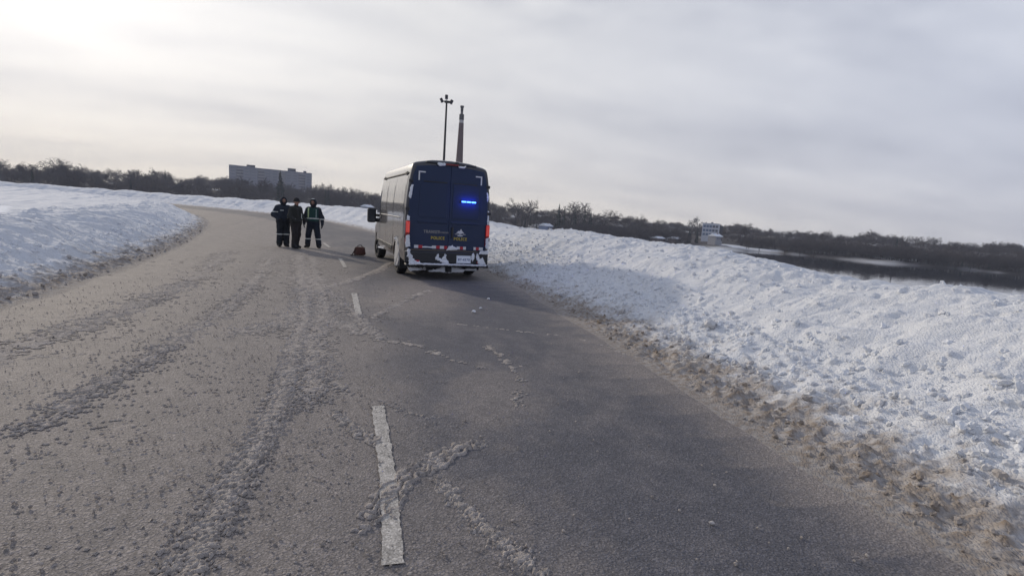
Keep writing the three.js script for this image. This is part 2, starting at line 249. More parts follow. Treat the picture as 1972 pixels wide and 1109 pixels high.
// ------------------------------------------------------------------ slush: thin sandy ridges left on the asphalt by tyres and plough
function poly(pts, hw, amp, o = {}) { const c = curve2(pts), P = c.getSpacedPoints(Math.max(10, Math.round(c.getLength() / 0.06))).map((p) => ({ x: p.x, z: p.z })); let s = 0, bx = [1e9, -1e9, 1e9, -1e9]; P.forEach((p, i) => { if (i) s += Math.hypot(p.x - P[i - 1].x, p.z - P[i - 1].z); p.s = s; bx = [Math.min(bx[0], p.x), Math.max(bx[1], p.x), Math.min(bx[2], p.z), Math.max(bx[3], p.z)]; }); return { P, hw, amp, L: s, bx, ...o }; }
const tracks = [
  poly([[-0.70, -2.42], [-0.64, -2.68], [-0.58, -2.98], [-0.42, -3.24], [-0.26, -3.46], [-0.14, -3.52]], 0.095, 0.032, { tread: 1, pitch: 0.029 }),
  poly([[-1.42, -4.0], [-1.12, -3.66], [-0.78, -3.33]], 0.085, 0.026, { tread: 1, broken: 0.2 }),
  poly([[-0.42, -3.06], [-0.33, -2.92], [-0.16, -2.66], [-0.02, -2.48], [0.14, -2.30], [0.28, -2.12]], 0.075, 0.022, { broken: 0.32 }),
  poly([[-3.75, -9.0], [-3.56, -10.3], [-3.48, -11.5], [-3.45, -13.0], [-3.62, -15.2]], 0.16, 0.018, { tread: 1, pitch: 0.09, broken: 0.3 }),
  poly([[-2.5, -6.6], [-2.14, -7.13], [-1.95, -8.45], [-1.82, -9.6], [-1.66, -10.6]], 0.12, 0.010, { broken: 0.55 }),
  poly([[-3.5, -9.6], [-2.43, -7.81], [-1.77, -6.59], [-1.5, -6.2]], 0.17, 0.016, { broken: 0.55 }),
  poly([[-0.98, -7.5], [-0.38, -7.34], [0.3, -7.21], [0.88, -7.06], [1.3, -6.7], [1.5, -6.2]], 0.05, 0.013, { broken: 0.65 }),
  poly([[-0.34, -6.44], [-0.04, -5.78], [0.15, -4.95], [0.10, -4.2]], 0.11, 0.010, { broken: 0.8 }),
  poly([[-1.6, -6.25], [-1.13, -6.09], [-0.63, -5.64], [-0.08, -5.28]], 0.09, 0.010, { broken: 0.75 }),
  poly([[-1.10, -4.25], [-0.72, -3.98], [-0.40, -3.9]], 0.05, 0.012, { broken: 0.5 }),
  poly([[-1.35, -4.35], [-1.62, -4.62]], 0.05, 0.016, {}),
  // main windrow between the wheel paths of the left lane
  poly([[-1.25, -1.6], [-1.55, -2.8], [-1.80, -3.87], [-2.0, -4.46], [-2.2, -5.06], [-2.48, -5.84], [-3.05, -7.5], [-3.95, -9.6], [-5.05, -12.1], [-6.3, -15.2]], 0.15, 0.026, { broken: 0.32 }),
  poly([[-1.62, -3.9], [-1.82, -4.7], [-2.35, -6.0], [-2.85, -7.7], [-3.7, -9.7], [-4.7, -12.0], [-5.9, -15.0]], 0.34, 0.014, { broken: 0.55 }),
  poly([[-3.3, -6.0], [-3.1, -7.0], [-3.35, -8.2], [-4.0, -9.8], [-5.2, -12.6], [-6.6, -15.5]], 0.42, 0.014, { broken: 0.55 }),
  poly([[-3.2, -3.2], [-3.6, -5.0], [-4.2, -7.4], [-5.2, -10.3], [-6.9, -14.5]], 0.28, 0.013, { broken: 0.6 }),
  poly([[-4.5, -2.6], [-4.9, -5.0], [-5.6, -8.0], [-6.9, -11.6], [-9.5, -17]], 0.5, 0.013, { broken: 0.65 }),
  poly([[-3.0, -7.2], [-2.4, -6.95], [-1.8, -6.4]], 0.24, 0.014, { broken: 0.5 }),
];
function slushDepth(x, z) {
  let t = 0;
  const wx = x + 0.03 * N2(x * 9, z * 9), wz = z + 0.03 * N2b(x * 9, z * 9);
  const c1 = N2(x * 38, z * 38), c2 = N2b(x * 16, z * 16), c3 = N2(x * 3.1, z * 3.1), c4 = N2b(x * 66, z * 66);
  for (const k of tracks) {
    const m = k.hw * 1.3; if (wx < k.bx[0] - m || wx > k.bx[1] + m || wz < k.bx[2] - m || wz > k.bx[3] + m) continue;
    let b = 1e9, bs = 0, sg = 1; for (let i = 0; i < k.P.length; i++) { const p = k.P[i], d = (p.x - wx) ** 2 + (p.z - wz) ** 2; if (d < b) { b = d; bs = p.s; const n = k.P[Math.min(i + 1, k.P.length - 1)], o = k.P[Math.max(0, i - 1)]; sg = (n.x - o.x) * (z - p.z) - (n.z - o.z) * (x - p.x) > 0 ? 1 : -1; } }
    const q = Math.sqrt(b) / k.hw; if (q > 1.3) continue;
    const ends = sstep(0, 0.18, bs) * sstep(0, 0.18, k.L - bs);
    // pressed slush: a flat-topped ragged film, cut by tread lugs where a tyre rolled over it
    const cover = k.tread ? 1.05 - q + 0.22 * c3 + 0.18 * c2 - 0.7 * (1 - ends) - (k.broken ?? 0) * (1 + c3 + c2) : 0.98 - q + 0.30 * c3 + 0.45 * c2 + 0.45 * c1 - 0.6 * (1 - ends) - (k.broken ?? 0) * (1.1 + 1.0 * c3);
    let hgt = sstep(0.0, 0.5, cover) * k.amp * (k.tread ? 0.30 + 0.05 * c1 : 0.22 + 0.09 * c2 + 0.10 * c1 + 0.05 * c4);
    if (k.tread) { const ql = q * sg, lug = Math.sin((bs + 0.6 * k.hw * Math.abs(ql)) * TP / (k.pitch ?? 0.036)), rib = sstep(0.12, 0.02, Math.abs(Math.abs(ql) - 0.36)); hgt *= clamp(0.62 + 0.62 * clamp(lug * 1.8, -1, 1), 0.0, 1.3) * (1 - 0.8 * rib); }
    t = Math.max(t, hgt) + Math.min(t, hgt) * 0.3;
  }
  t += t > 0.001 ? 0.0009 * c4 : 0;
  // scattered crumbs over the sanded lane
  const d = lateralFast(x, z), lane = sstep(0.35, -0.5, d + 0.4 * c3);
  const crumb = clamp(c1 * 0.6 + c4 * 0.3 + 0.35 * c3 - 0.86, 0, 1) * lane * 0.012 + clamp(c4 * 0.7 + c1 * 0.35 - 0.58, 0, 1) * lane * 0.007;
  return t + crumb - 0.0010;
}
const coarse = lineS.filter((_, i) => i % 3 === 0);
function lateralFast(x, z) { if (z > -30) { let lo = 1e9, r = null; for (const p of coarse) { if (p.z < z - 3 || p.z > z + 3) continue; const q = (p.x - x) ** 2 + (p.z - z) ** 2; if (q < lo) { lo = q; r = p; } } if (r) { const a = Math.atan2(0.34, 1), dx = x - r.x, dz = z - r.z; return dx * Math.cos(a) - dz * -Math.sin(a) * 1; } } return lateral(coarse, x, z).d; }
const slushMat = new THREE.MeshStandardMaterial({ vertexColors: true, roughness: 0.9, bumpMap: snowBump, bumpScale: 0.006 });
{
  const geos = [];
  const patch = (x0, x1, z0, z1, cell) => {
    const nx = Math.round((x1 - x0) / cell), nz = Math.round((z1 - z0) / cell), pos = new Float32Array((nx + 1) * (nz + 1) * 3), T = new Float32Array((nx + 1) * (nz + 1)), used = new Int32Array((nx + 1) * (nz + 1)).fill(-1);
    for (let j = 0; j <= nz; j++) for (let i = 0; i <= nx; i++) { const o = j * (nx + 1) + i, x = lerp(x0, x1, i / nx), z = lerp(z0, z1, j / nz), t = slushDepth(x, z); T[o] = t; pos[o * 3] = x; pos[o * 3 + 1] = t > 0 ? 0.0055 + t : -0.002; pos[o * 3 + 2] = z; }
    const P = [], K = [], U = [], I = [];
    const v = (o) => { if (used[o] < 0) { used[o] = P.length / 3; const x = pos[o * 3], z = pos[o * 3 + 2], t = T[o], g = 0.92 + 0.24 * N2(x * 30, z * 30) + 0.18 * N2b(x * 7, z * 7), w = clamp(t / 0.03, 0, 1) * 0.35 + 0.25 * clamp(N2(x * 3, z * 3), 0, 1); P.push(x, pos[o * 3 + 1], z); K.push(lerp(0.40, 0.52, w) * g, lerp(0.356, 0.475, w) * g, lerp(0.32, 0.435, w) * g); U.push(x / 0.4, z / 0.4); } return used[o]; };
    for (let j = 0; j < nz; j++) for (let i = 0; i < nx; i++) { const a = j * (nx + 1) + i, b = a + 1, c = a + nx + 1, d = c + 1; if (T[a] > 0 || T[b] > 0 || T[c] > 0 || T[d] > 0) { const A = v(a), B = v(b), Cc = v(c), D = v(d); I.push(A, Cc, B, B, Cc, D); } }
    const g = new THREE.BufferGeometry(); g.setAttribute('position', new THREE.Float32BufferAttribute(P, 3)); g.setAttribute('color', new THREE.Float32BufferAttribute(K, 3)); g.setAttribute('uv', new THREE.Float32BufferAttribute(U, 2)); g.setIndex(I); g.computeVertexNormals(); geos.push(g);
  };
  patch(-1.75, 0.5, -4.3, -1.9, 0.0075);
  patch(-4.2, -1.75, -4.3, -1.5, 0.012); patch(0.5, 1.9, -4.3, -1.5, 0.02); patch(-1.75, 0.5, -1.9, -1.5, 0.012); patch(-4.2, 1.9, -5.4, -4.3, 0.012);
  patch(-6.2, 1.9, -9.6, -5.4, 0.02);
  patch(-8.5, 1.0, -17.5, -9.6, 0.04);
  patch(-7.0, -4.2, -5.4, -1.5, 0.03);
  solid('slush', mergeGeometries(geos), slushMat, 'stuff', 'sandy brown slush and tyre tread ridges on the asphalt', 'slush');
}
// loose crumbs and clods
function clodGeo(seed) { const g = new THREE.IcosahedronGeometry(1, 1), p = g.attributes.position, v = new THREE.Vector3(); for (let i = 0; i < p.count; i++) { v.fromBufferAttribute(p, i); const k = 0.78 + 0.32 * N3(v.x * 1.3 + seed * 7, v.y * 1.3, v.z * 1.3); p.setXYZ(i, v.x * k, v.y * k * 0.75, v.z * k); } g.computeVertexNormals(); return g; }
function scatter(name, label, category, mat, count, seed, f) {
  const im = new THREE.InstancedMesh(clodGeo(seed), mat, count), r = rng(seed), m = new THREE.Matrix4(), q = new THREE.Quaternion(), e = new THREE.Euler(); let n = 0, guard = 0;
  while (n < count && guard++ < count * 30) { const o = f(r); if (!o) continue; e.set(r() * 6, r() * 6, r() * 6); q.setFromEuler(e); m.compose(new THREE.Vector3(o.x, o.y, o.z), q, new THREE.Vector3(o.s, o.s * (0.7 + r() * 0.4), o.s)); im.setMatrixAt(n, m); im.setColorAt(n, o.c); n++; }
  im.count = n; im.name = numbered(name); im.castShadow = im.receiveShadow = true; scene.add(im); tag(im, label, category, null, 'stuff'); return im;
}
const whiteMat = std(1, 1, 1, 0.9);
scatter('slush_crumbs', 'loose grains of brown slush strewn on the asphalt', 'slush', whiteMat, 14000, 21, (r) => {
  const z = -1.8 - 15 * r() * r(), x = -7 + 9 * r(); const d = lateralFast(x, z); if (d < -4.2) return null;
  const lane = d < 0.35 ? 0.5 : 0.035; if (r() > lane) return null; const s = 0.003 + 0.010 * r() ** 5, k = 0.7 + 0.5 * r();
  return { x, z, y: Math.max(0.002, 0.006 + Math.max(0, slushDepth(x, z))) + s * 0.3, s, c: C(0.38 * k, 0.335 * k, 0.295 * k) };
});
scatter('snow_clods', 'lumps of broken snow lying on the snowbank apron', 'snow', whiteMat, 22000, 22, (r) => {
  const s = sCam - 4 + 34 * r() ** 1.5, d = 0.08 + (r() < 0.75 ? 1.7 * r() : 3.3 * r()), p = at(rightS, s), x = p.x + p.nx * d, z = p.z + p.nz * d, q = bankShape(1, s, d, x, z), c = bankColor(1, s, d, x, z, q);
  const z0 = (0.006 + 0.045 * r() ** 5) * (d < 0.7 ? 0.6 : 1); const k = 0.85 + 0.2 * r();
  return { x, z, y: q.h + z0 * 0.25, s: z0, c: C(c[0] * k, c[1] * k, c[2] * k) };
});
scatter('snow_clods', 'lumps of broken snow on the low inner snowbank', 'snow', whiteMat, 4000, 24, (r) => {
  const s = lCam - 4 + 34 * r() ** 1.5, d = 0.08 + 1.6 * r(), p = at(lineS, s), x = p.x + p.nx * (LEFT_EDGE - d), z = p.z + p.nz * (LEFT_EDGE - d), q = bankShape(-1, s, d, x, z), c = bankColor(-1, s, d, x, z, q), z0 = 0.006 + 0.045 * r() ** 4;
  return { x, z, y: q.h + z0 * 0.25, s: z0, c: C(...c) };
});
// bigger lumps that can be told apart
for (const [x, z, s, c, label, dn] of [
  [-0.61, -8.38, 0.035, [0.7, 0.7, 0.72], 'small white snow lump on bare asphalt, behind the van', 0], [-0.44, -9.76, 0.03, [0.7, 0.7, 0.72], 'small white snow lump in the van shadow on asphalt', 0], [-0.52, -8.75, 0.025, [0.7, 0.7, 0.72], 'flat white snow lump beside a larger one on asphalt', 0],
  [1.22, -2.7, 0.016, [0.45, 0.42, 0.40], 'lone pale pebble of ice on clean dark asphalt', 0],
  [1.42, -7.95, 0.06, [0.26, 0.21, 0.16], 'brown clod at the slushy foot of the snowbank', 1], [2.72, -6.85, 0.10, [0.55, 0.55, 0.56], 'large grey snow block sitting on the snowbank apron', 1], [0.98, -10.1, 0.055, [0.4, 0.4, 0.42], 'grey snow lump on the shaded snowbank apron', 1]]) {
  const q = dn ? (() => { const l = lateral(rightS, x, z); return bankShape(1, l.s, l.d, x, z).h; })() : 0.004;
  const g = clodGeo(x * 13).scale(s * 1.3, s, s); const m = solid('snow_lump', g, std(...c, 0.9), undefined, label, 'snow lump', undefined); m.position.set(x, q + s * 0.45, z); m.rotation.y = x * 5;
}
// ------------------------------------------------------------------ far terrain, river
const WATER = -9.6;
const polar = (azd, r) => [Math.sin(azd * RAD) * r, -Math.cos(azd * RAD) * r];
function azOf(px, py) { const f = 990, u = (px - 986) / f, v = (554.5 - py) / f, c = Math.cos(3.9 * RAD), s = Math.sin(3.9 * RAD), a = u * c - v * s, b = u * s + v * c, p = 8.177 * RAD; const d = new THREE.Vector3(a, -Math.sin(p) + b * Math.cos(p), -Math.cos(p) - b * Math.sin(p)); return { az: Math.atan2(d.x, -d.z) / RAD, tan: d.y / Math.hypot(d.x, d.z) }; }
const cR = rightS.filter((_, i) => i % 4 === 0);
function hillTop(az) { return pw(az / RAD, [[-180, 3], [-60, 4.0], [-25, 3.6], [-12, 3.0], [0, 2.2], [8, 1.2], [18, -0.8], [30, -2.6], [60, -1], [180, 3]]); }
function terrainY(x, z) {
  const r = Math.hypot(x, z), az = Math.atan2(x, -z);
  let base = -0.14;
  const l = lateral(cR, x, z);
  let bank = r < 400 ? sstep(13, 42, l.d) : (l.d > 0 ? 1 : 0);
  base = lerp(base, WATER - 1.6, bank);
  if (l.d < 0) base -= sstep(12, 60, -l.d) * 0.6;
  const shore = 306 + 14 * N2(az * 6, 3), rise = sstep(shore - 4, shore + 130, r), lip = sstep(shore - 5, shore + 6, r);
  const top = hillTop(az) + 2.0 * N2(x * 0.008, z * 0.008) + 0.8 * N2(x * 0.03, z * 0.03);
  if (r > shore - 6) base = lerp(Math.max(base, lerp(base, WATER + 1.1, lip)), top, rise);
  return base;
}
const clearings = [], inClear = (x, z) => clearings.some(([a, b, c]) => (a - x) ** 2 + (b - z) ** 2 < c * c);   // [x, z, radius] kept free of trees
for (const [px, py, r, d] of [[1395, 478, 5, 318], [1420, 481, 7, 318], [1455, 483, 6, 318], [1480, 484, 7, 318], [590, 381, 11, 322], [560, 380, 12, 335], [535, 383, 11, 322], [620, 384, 9, 322], [650, 386, 8, 322], [1060, 440, 8, 318], [705, 398, 11, 318], [525, 380, 8, 330]]) { const a = azOf(px, py), [x, z] = polar(a.az, d); clearings.push([x, z, r]); }
const groundMat = new THREE.MeshStandardMaterial({ vertexColors: true, roughness: 0.95 });
{
  const n = 300, ax = []; for (let i = 0; i <= n; i++) { const t = i / n * 2 - 1; ax.push(Math.sinh(t * 4.6) / Math.sinh(4.6) * 950); }
  const pos = [], col = [], idx = [];
  for (let j = 0; j <= n; j++) for (let i = 0; i <= n; i++) {
    const x = ax[i], z = ax[j], r = Math.hypot(x, z), y = terrainY(x, z); pos.push(x, y, z);
    const wood = sstep(290, 310, r), patch = sstep(0.30, 0.42, fbm(x * 0.021, z * 0.021, 3)), snow = lerp(1, inClear(x, z) ? 0.95 : 0.8 * patch, wood), k = 1 + 0.2 * N2(x * 0.2, z * 0.2);
    col.push(lerp(0.055 * k, 0.78, snow), lerp(0.045 * k, 0.80, snow), lerp(0.040 * k, 0.83, snow));
    if (i && j) { const a = j * (n + 1) + i, b = a - 1, e = a - n - 1, f = e - 1; idx.push(f, b, e, b, a, e); }
  }
  const g = new THREE.BufferGeometry(); g.setAttribute('position', new THREE.Float32BufferAttribute(pos, 3)); g.setAttribute('color', new THREE.Float32BufferAttribute(col, 3)); g.setIndex(idx); g.computeVertexNormals();
  solid('terrain', g, groundMat, 'structure', 'snow covered ground and wooded slope beyond the river', 'terrain');
  const wb = tex(256, 256, (u, v) => { const h = 0.5 + 0.5 * torus4(u, v, 2.2); return [h, h, h]; }, false);
  const wm = std(0.012, 0.018, 0.030, 0.02, { bumpMap: wb, bumpScale: 0.003 });
  const w = new THREE.CircleGeometry(620, 64).rotateX(-Math.PI / 2); const uv = w.attributes.uv; for (let i = 0; i < uv.count; i++) uv.setXY(i, uv.getX(i) * 120, uv.getY(i) * 120);
  const m = solid('river', w, wm, 'structure', 'dark open river water below the wooded far shore', 'river'); m.position.y = WATER;
}

// ------------------------------------------------------------------ trees
function bareTree(seed, H, spread, twigR) {
  const r = rng(seed), limbs = [], twigs = [];
  const grow = (p, d, len, rad, lev) => {
    const steps = lev < 2 ? 2 : 1; let a = p.clone(), dir = d.clone();
    for (let k = 0; k < steps; k++) { dir.x += (r() - 0.5) * 0.22; dir.z += (r() - 0.5) * 0.22; dir.y += lev ? 0.07 : 0; dir.normalize(); const b = a.clone().addScaledVector(dir, len / steps), r1 = rad * (1 - 0.4 * (k + 1) / steps); (lev < 3 ? limbs : twigs).push(tubeBetween(a.toArray(), b.toArray(), rad * (1 - 0.4 * k / steps), r1, lev < 2 ? 5 : 3)); a = b; }
    if (lev >= 5) return;
    const n = lev === 0 ? 5 : lev === 1 ? 4 : lev < 4 ? 3 : 2;
    for (let k = 0; k < n; k++) {
      const az = r() * TP, tilt = (lev === 0 ? 0.35 + r() * 0.55 : 0.3 + r() * 0.75) * spread, up = dir.clone(), side = new THREE.Vector3(Math.cos(az), 0, Math.sin(az)); side.addScaledVector(up, -side.dot(up)).normalize();
      const nd = up.multiplyScalar(Math.cos(tilt)).addScaledVector(side, Math.sin(tilt)).normalize();
      const from = a.clone().lerp(p, lev === 0 ? r() * 0.45 : r() * 0.35); grow(from, nd, len * (0.58 + r() * 0.24), Math.max(twigR, rad * 0.52), lev + 1);
    }
  };
  grow(new THREE.Vector3(0, 0, 0), new THREE.Vector3((r() - 0.5) * 0.1, 1, (r() - 0.5) * 0.1).normalize(), H * 0.36, H * 0.020, 0);
  const t = merge(limbs), c = merge(twigs); t.computeBoundingBox(); c.computeBoundingBox(); const k = H / Math.max(t.boundingBox.max.y, c.boundingBox.max.y); t.scale(k, k, k); c.scale(k, k, k); return { trunk: t, crown: c };
}
function conifer(seed, H, W) {
  const r = rng(seed), pos = [];
  const n = Math.round(H * 3.4);
  for (let i = 0; i < n; i++) {
    const f = i / n, y = H * (0.08 + 0.92 * f), R = W * Math.pow(1 - f, 0.85) * (0.7 + 0.45 * r()) + 0.08, m = 5;
    for (let k = 0; k < m; k++) {
      const a = r() * TP, l = R * (0.65 + 0.45 * r()), w = 0.16 * R + 0.10, dx = Math.cos(a), dz = Math.sin(a), ex = dx * l, ez = dz * l, dy = -0.28 * l + 0.1 * r();
      for (const sg of [-1, 1]) pos.push(0, y + 0.10, 0, ex, y + dy, ez, ex * 0.55 - dz * w * sg, y + dy * 0.6 - 0.12, ez * 0.55 + dx * w * sg);
      pos.push(0, y + 0.05, 0, ex * 0.95, y + dy - 0.05, ez * 0.95, ex * 0.6, y + dy - 0.30 - 0.2 * r(), ez * 0.6);
    }
  }
  const g = new THREE.BufferGeometry(); g.setAttribute('position', new THREE.Float32BufferAttribute(pos, 3)); g.computeVertexNormals();
  return { trunk: new THREE.CylinderGeometry(0.03, H * 0.018, H, 6).translate(0, H / 2, 0), crown: g };
}
const barkMat = std(0.056, 0.047, 0.047, 0.95), twigMat = std(0.056, 0.045, 0.043, 0.95), needleMat = std(0.020, 0.030, 0.022, 0.95);
function addTree(name, kit, m1, m2, azd, r, H, w, label, group, turn = 0, dy = 0) { const [x, z] = polar(azd, r), t = thing(name, label, 'tree', [x, terrainY(x, z) - 0.2 + dy, z], turn, group); part('trunk', kit.trunk, m1, t); part('crown', kit.crown, m2, t); t.scale.set(w, H, w); return t; }
const kits = [bareTree(101, 1, 1, 0.0042), bareTree(102, 1, 1.15, 0.0042), bareTree(103, 1, 0.85, 0.0042)];
const kitsC = [conifer(201, 12, 2.1), conifer(202, 12, 1.6)];
// trees that stand out on the skyline: [photo column, top row, distance, width factor, kind, label]
function skyline(px, py, dist, w, kind, label, k = 0) { const a = azOf(px, py), [x, z] = polar(a.az, dist), base = terrainY(x, z) - 0.2, H = 1.66 + a.tan * dist - base; if (kind === 'bare') addTree('bare_tree', kits[k], barkMat, twigMat, a.az, dist, H, H * w, label, null, px); else addTree('conifer', kitsC[k], barkMat, needleMat, a.az, dist, H / 12, H / 12 * w, label, null, px); }
const SK = [
  [953, 388, 335, 1.1, 'bare', 'round bare tree on the skyline right beside the van', 1], [967, 392, 345, 1.0, 'bare', 'short bare tree between the van and two taller skyline trees', 2],
  [998, 381, 330, 0.9, 'bare', 'tall slender bare tree, one of two close together on the skyline', 2], [1019, 382, 332, 1.0, 'bare', 'tall spreading bare tree, second of two close together on the skyline', 0],
  [1063, 402, 340, 1.0, 'bare', 'small bare tree before the tallest conifer on the skyline', 1],
  [1078, 392, 326, 1.0, 'con', 'tall dark conifer left of the widest bare tree', 0], [1088, 398, 326, 1.0, 'con', 'second dark conifer against the widest bare tree', 1],
  [1100, 386, 336, 1.25, 'bare', 'widest bare tree on the skyline, with conifers beneath it', 1], [1112, 389, 338, 1.1, 'bare', 'broad bare tree merging with the widest skyline tree', 0],
  [1109, 399, 322, 1.0, 'con', 'short conifer under the widest bare tree', 0], [1128, 403, 326, 0.9, 'con', 'slim conifer right of the widest bare tree', 1], [1139, 407, 328, 1.0, 'con', 'small pointed conifer on the falling skyline', 0],
  [1163, 402, 330, 1.2, 'bare', 'lone rounded bare tree on the skyline', 1], [1205, 411, 340, 0.9, 'bare', 'sparse bare tree right of the lone rounded tree', 2], [1222, 414, 340, 0.9, 'bare', 'thin bare tree on the low skyline', 0], [1235, 411, 336, 0.8, 'bare', 'upright bare tree at the dip of the skyline', 2],
  [1175, 432, 318, 1.1, 'con', 'dark conifer low on the far slope', 0], [1012, 420, 316, 1.3, 'con', 'bushy dark conifer below the two tall bare trees', 0], [1005, 428, 314, 1.2, 'con', 'low dark conifer just above the snowbank crest', 1], [1330, 437, 322, 1.1, 'con', 'dark conifer beside the pale riverside building', 0], [1345, 438, 320, 1.1, 'con', 'dark conifer touching the pale riverside building', 1],
  [539, 327, 322, 1.1, 'con', 'tall ragged conifer in front of the apartment block', 0], [627, 360, 330, 0.8, 'con', 'one of two tiny pointed conifers on the ridge', 1], [632, 360, 332, 0.8, 'con', 'second of two tiny pointed conifers on the ridge', 0],
  [612, 360, 340, 0.9, 'bare', 'bare tree on the ridge beside the apartment block', 2], [661, 361, 345, 1.1, 'bare', 'wide bare tree on the ridge left of the van', 1], [648, 365, 338, 0.9, 'bare', 'small bare tree on the ridge past the tiny conifers', 0], [715, 368, 340, 1.0, 'bare', 'bare tree on the ridge just left of the van mirror', 2], [727, 369, 338, 0.9, 'bare', 'bare tree on the ridge touching the van outline', 0],
  [1440, 428, 345, 0.9, 'bare', 'sparse bare tree right of the pale riverside building', 2], [1428, 430, 345, 0.8, 'bare', 'thin bare tree near the pale riverside building', 0],
  [470, 352, 320, 1.1, 'bare', 'bare tree left of the apartment block', 1], [380, 350, 330, 1.1, 'bare', 'wide bare tree over the inner snowbank', 0], [300, 338, 320, 1.0, 'bare', 'tall bare tree over the inner snowbank', 1], [250, 345, 325, 1.0, 'con', 'conifer over the inner snowbank', 0], [130, 328, 320, 1.1, 'bare', 'bare tree far along the inner side of the bend', 2], [60, 325, 330, 1.0, 'con', 'tall conifer far along the inner side of the bend', 1],
  [1620, 452, 340, 1.0, 'bare', 'bare tree over the open river, right of the snowy shore', 1], [1730, 458, 345, 1.0, 'con', 'conifer over the open river', 1], [1850, 464, 340, 1.1, 'bare', 'wide bare tree far along the river shore', 0]];
for (const s of SK) skyline(...s);
// the wood as one mass
function woods(name, label, kit, count, seed, mat, f) {
  const r = rng(seed), geo = merge([kit.trunk, kit.crown]), im = new THREE.InstancedMesh(geo, mat, count), m = new THREE.Matrix4(), q = new THREE.Quaternion(), up = new THREE.Vector3(0, 1, 0);
  let n = 0, guard = 0; while (n < count && guard++ < count * 20) { const o = f(r); if (!o) continue; const k = 0.75 + 0.5 * r(); q.setFromAxisAngle(up, r() * 6.3); m.compose(new THREE.Vector3(o.x, o.y, o.z), q, new THREE.Vector3(o.w, o.h, o.w)); im.setMatrixAt(n, m); im.setColorAt(n, C(k, k, k)); n++; }
  im.count = n; im.name = numbered(name); im.castShadow = im.receiveShadow = true; scene.add(im); tag(im, label, 'woods', null, 'stuff');
}
function woodSpot(h0, h1, wf, conif) { return (r) => { const az = (-62 + 120 * r()) , d = 318 + 190 * r() ** 1.3, [x, z] = polar(az, d); if (inClear(x, z)) return null; const y = terrainY(x, z); if (y < WATER + 0.5) return null; const far = sstep(-14, 22, az), h = lerp(h0, h1, r() ** 1.4) * (0.80 + 0.42 * N2(x * 0.02, z * 0.02) + 0.25 * N2b(x * 0.07, z * 0.07)) * lerp(1, 0.66, far) * (d < 335 ? 0.75 : 1) * (1 - 0.24 * Math.exp(-(((az - 5) / 9) ** 2))); return { x, y: y - 0.2, z, h: conif ? h / 12 : h, w: conif ? h / 12 : h * wf }; }; }

// ------------------------------------------------------------------ buildings
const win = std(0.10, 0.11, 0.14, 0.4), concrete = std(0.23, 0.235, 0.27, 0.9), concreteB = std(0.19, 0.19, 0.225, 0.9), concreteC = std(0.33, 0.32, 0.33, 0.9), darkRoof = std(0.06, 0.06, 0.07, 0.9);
const box = (x0, x1, y0, y1, z0, z1) => new THREE.BoxGeometry(x1 - x0, y1 - y0, z1 - z0).translate((x0 + x1) / 2, (y0 + y1) / 2, (z0 + z1) / 2);
{
  // apartment slab across the river: local x along the facade, +z towards the photographer
  const a = azOf(600, 335), b = azOf(440, 330), R = 560, pr = polar(a.az, R), pl = polar(b.az, R * 1.0);
  const H = 34, y0 = 1.66 + azOf(575, 330).tan * R - H;
  const L = Math.hypot(pr[0] - pl[0], pr[1] - pl[1]), ang = Math.atan2(-(pr[1] - pl[1]), pr[0] - pl[0]);
  const t = thing('apartment_block', 'grey blue slab apartment block with rooftop boxes standing above the woods', 'building', [pl[0], y0, pl[1]], ang);
  const bays = 12, bw = L / bays;
  for (let i = 0; i < bays; i++) {   // alternating wall bays and balcony columns
    const set = i % 3 === 1, x0 = i * bw, x1 = x0 + bw;
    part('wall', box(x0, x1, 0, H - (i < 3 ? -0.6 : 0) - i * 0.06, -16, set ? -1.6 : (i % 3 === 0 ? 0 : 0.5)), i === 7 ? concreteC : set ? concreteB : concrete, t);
    for (let s = 0; s < 12; s++) {
      const y = 1.2 + s * 2.72;
      if (set) part('balcony', box(x0 + 0.2, x1 - 0.2, y - 0.3, y + 0.8, -1.55, 0.2), concreteC, t);
      else part('window', box(x0 + bw * 0.2, x0 + bw * 0.8, y + 0.1, y + 1.5, -0.2, (i % 3 === 0 ? 0.06 : 0.56)), std(0.165, 0.17, 0.20, 0.5), t);
    }
  }
  for (const [f0, f1, h, d] of [[0.70, 0.80, 3.2, 6], [0.90, 0.935, 1.9, 4], [0.2, 0.3, 3, 6]]) part('rooftop_box', box(L * f0, L * f1, H - 1, H + h - 0.7, -12, -12 + d), darkRoof, t);
  part('parapet', box(-0.1, L + 0.1, H - 1.05, H - 0.72, 0.52, 0.75), concreteB, t);
}
{
  // pale building above the far shore
  const a = azOf(1372, 440), R = 335, [x, z] = polar(a.az, R); clearings.push([x, z, 16], [x * 0.955, z * 0.955, 13]);
  const top = 1.66 + azOf(1372, 431).tan * R, base = terrainY(x, z), H = top - base;
  const t = thing('office_building', 'pale blue and white riverside building with a dark end wing', 'building', [x, base, z], -a.az * RAD);
  const white = std(0.55, 0.57, 0.62, 0.8), blue = std(0.12, 0.17, 0.26, 0.6);
  part('wall', box(-5.6, 4.2, -2, H, -8, 0), white, t); part('wing', box(4.2, 6.0, -2, H - 0.9, -7, -1), std(0.05, 0.05, 0.06, 0.8), t, 'dark end wing');
  for (let s = 0; s < 3; s++) for (let k = 0; k < 5; k++) part('window', box(-5.1 + k * 1.75, -3.7 + k * 1.75, H - 2.3 - s * 2.4, H - 0.9 - s * 2.4, -0.1, 0.08), k < 3 ? blue : win, t);
  part('roof_edge', box(-5.8, 4.4, H, H + 0.3, -8.2, 0.2), white, t); part('roof_vent', box(-0.9, 0.3, H + 0.3, H + 1.0, -5, -3), win, t);
}
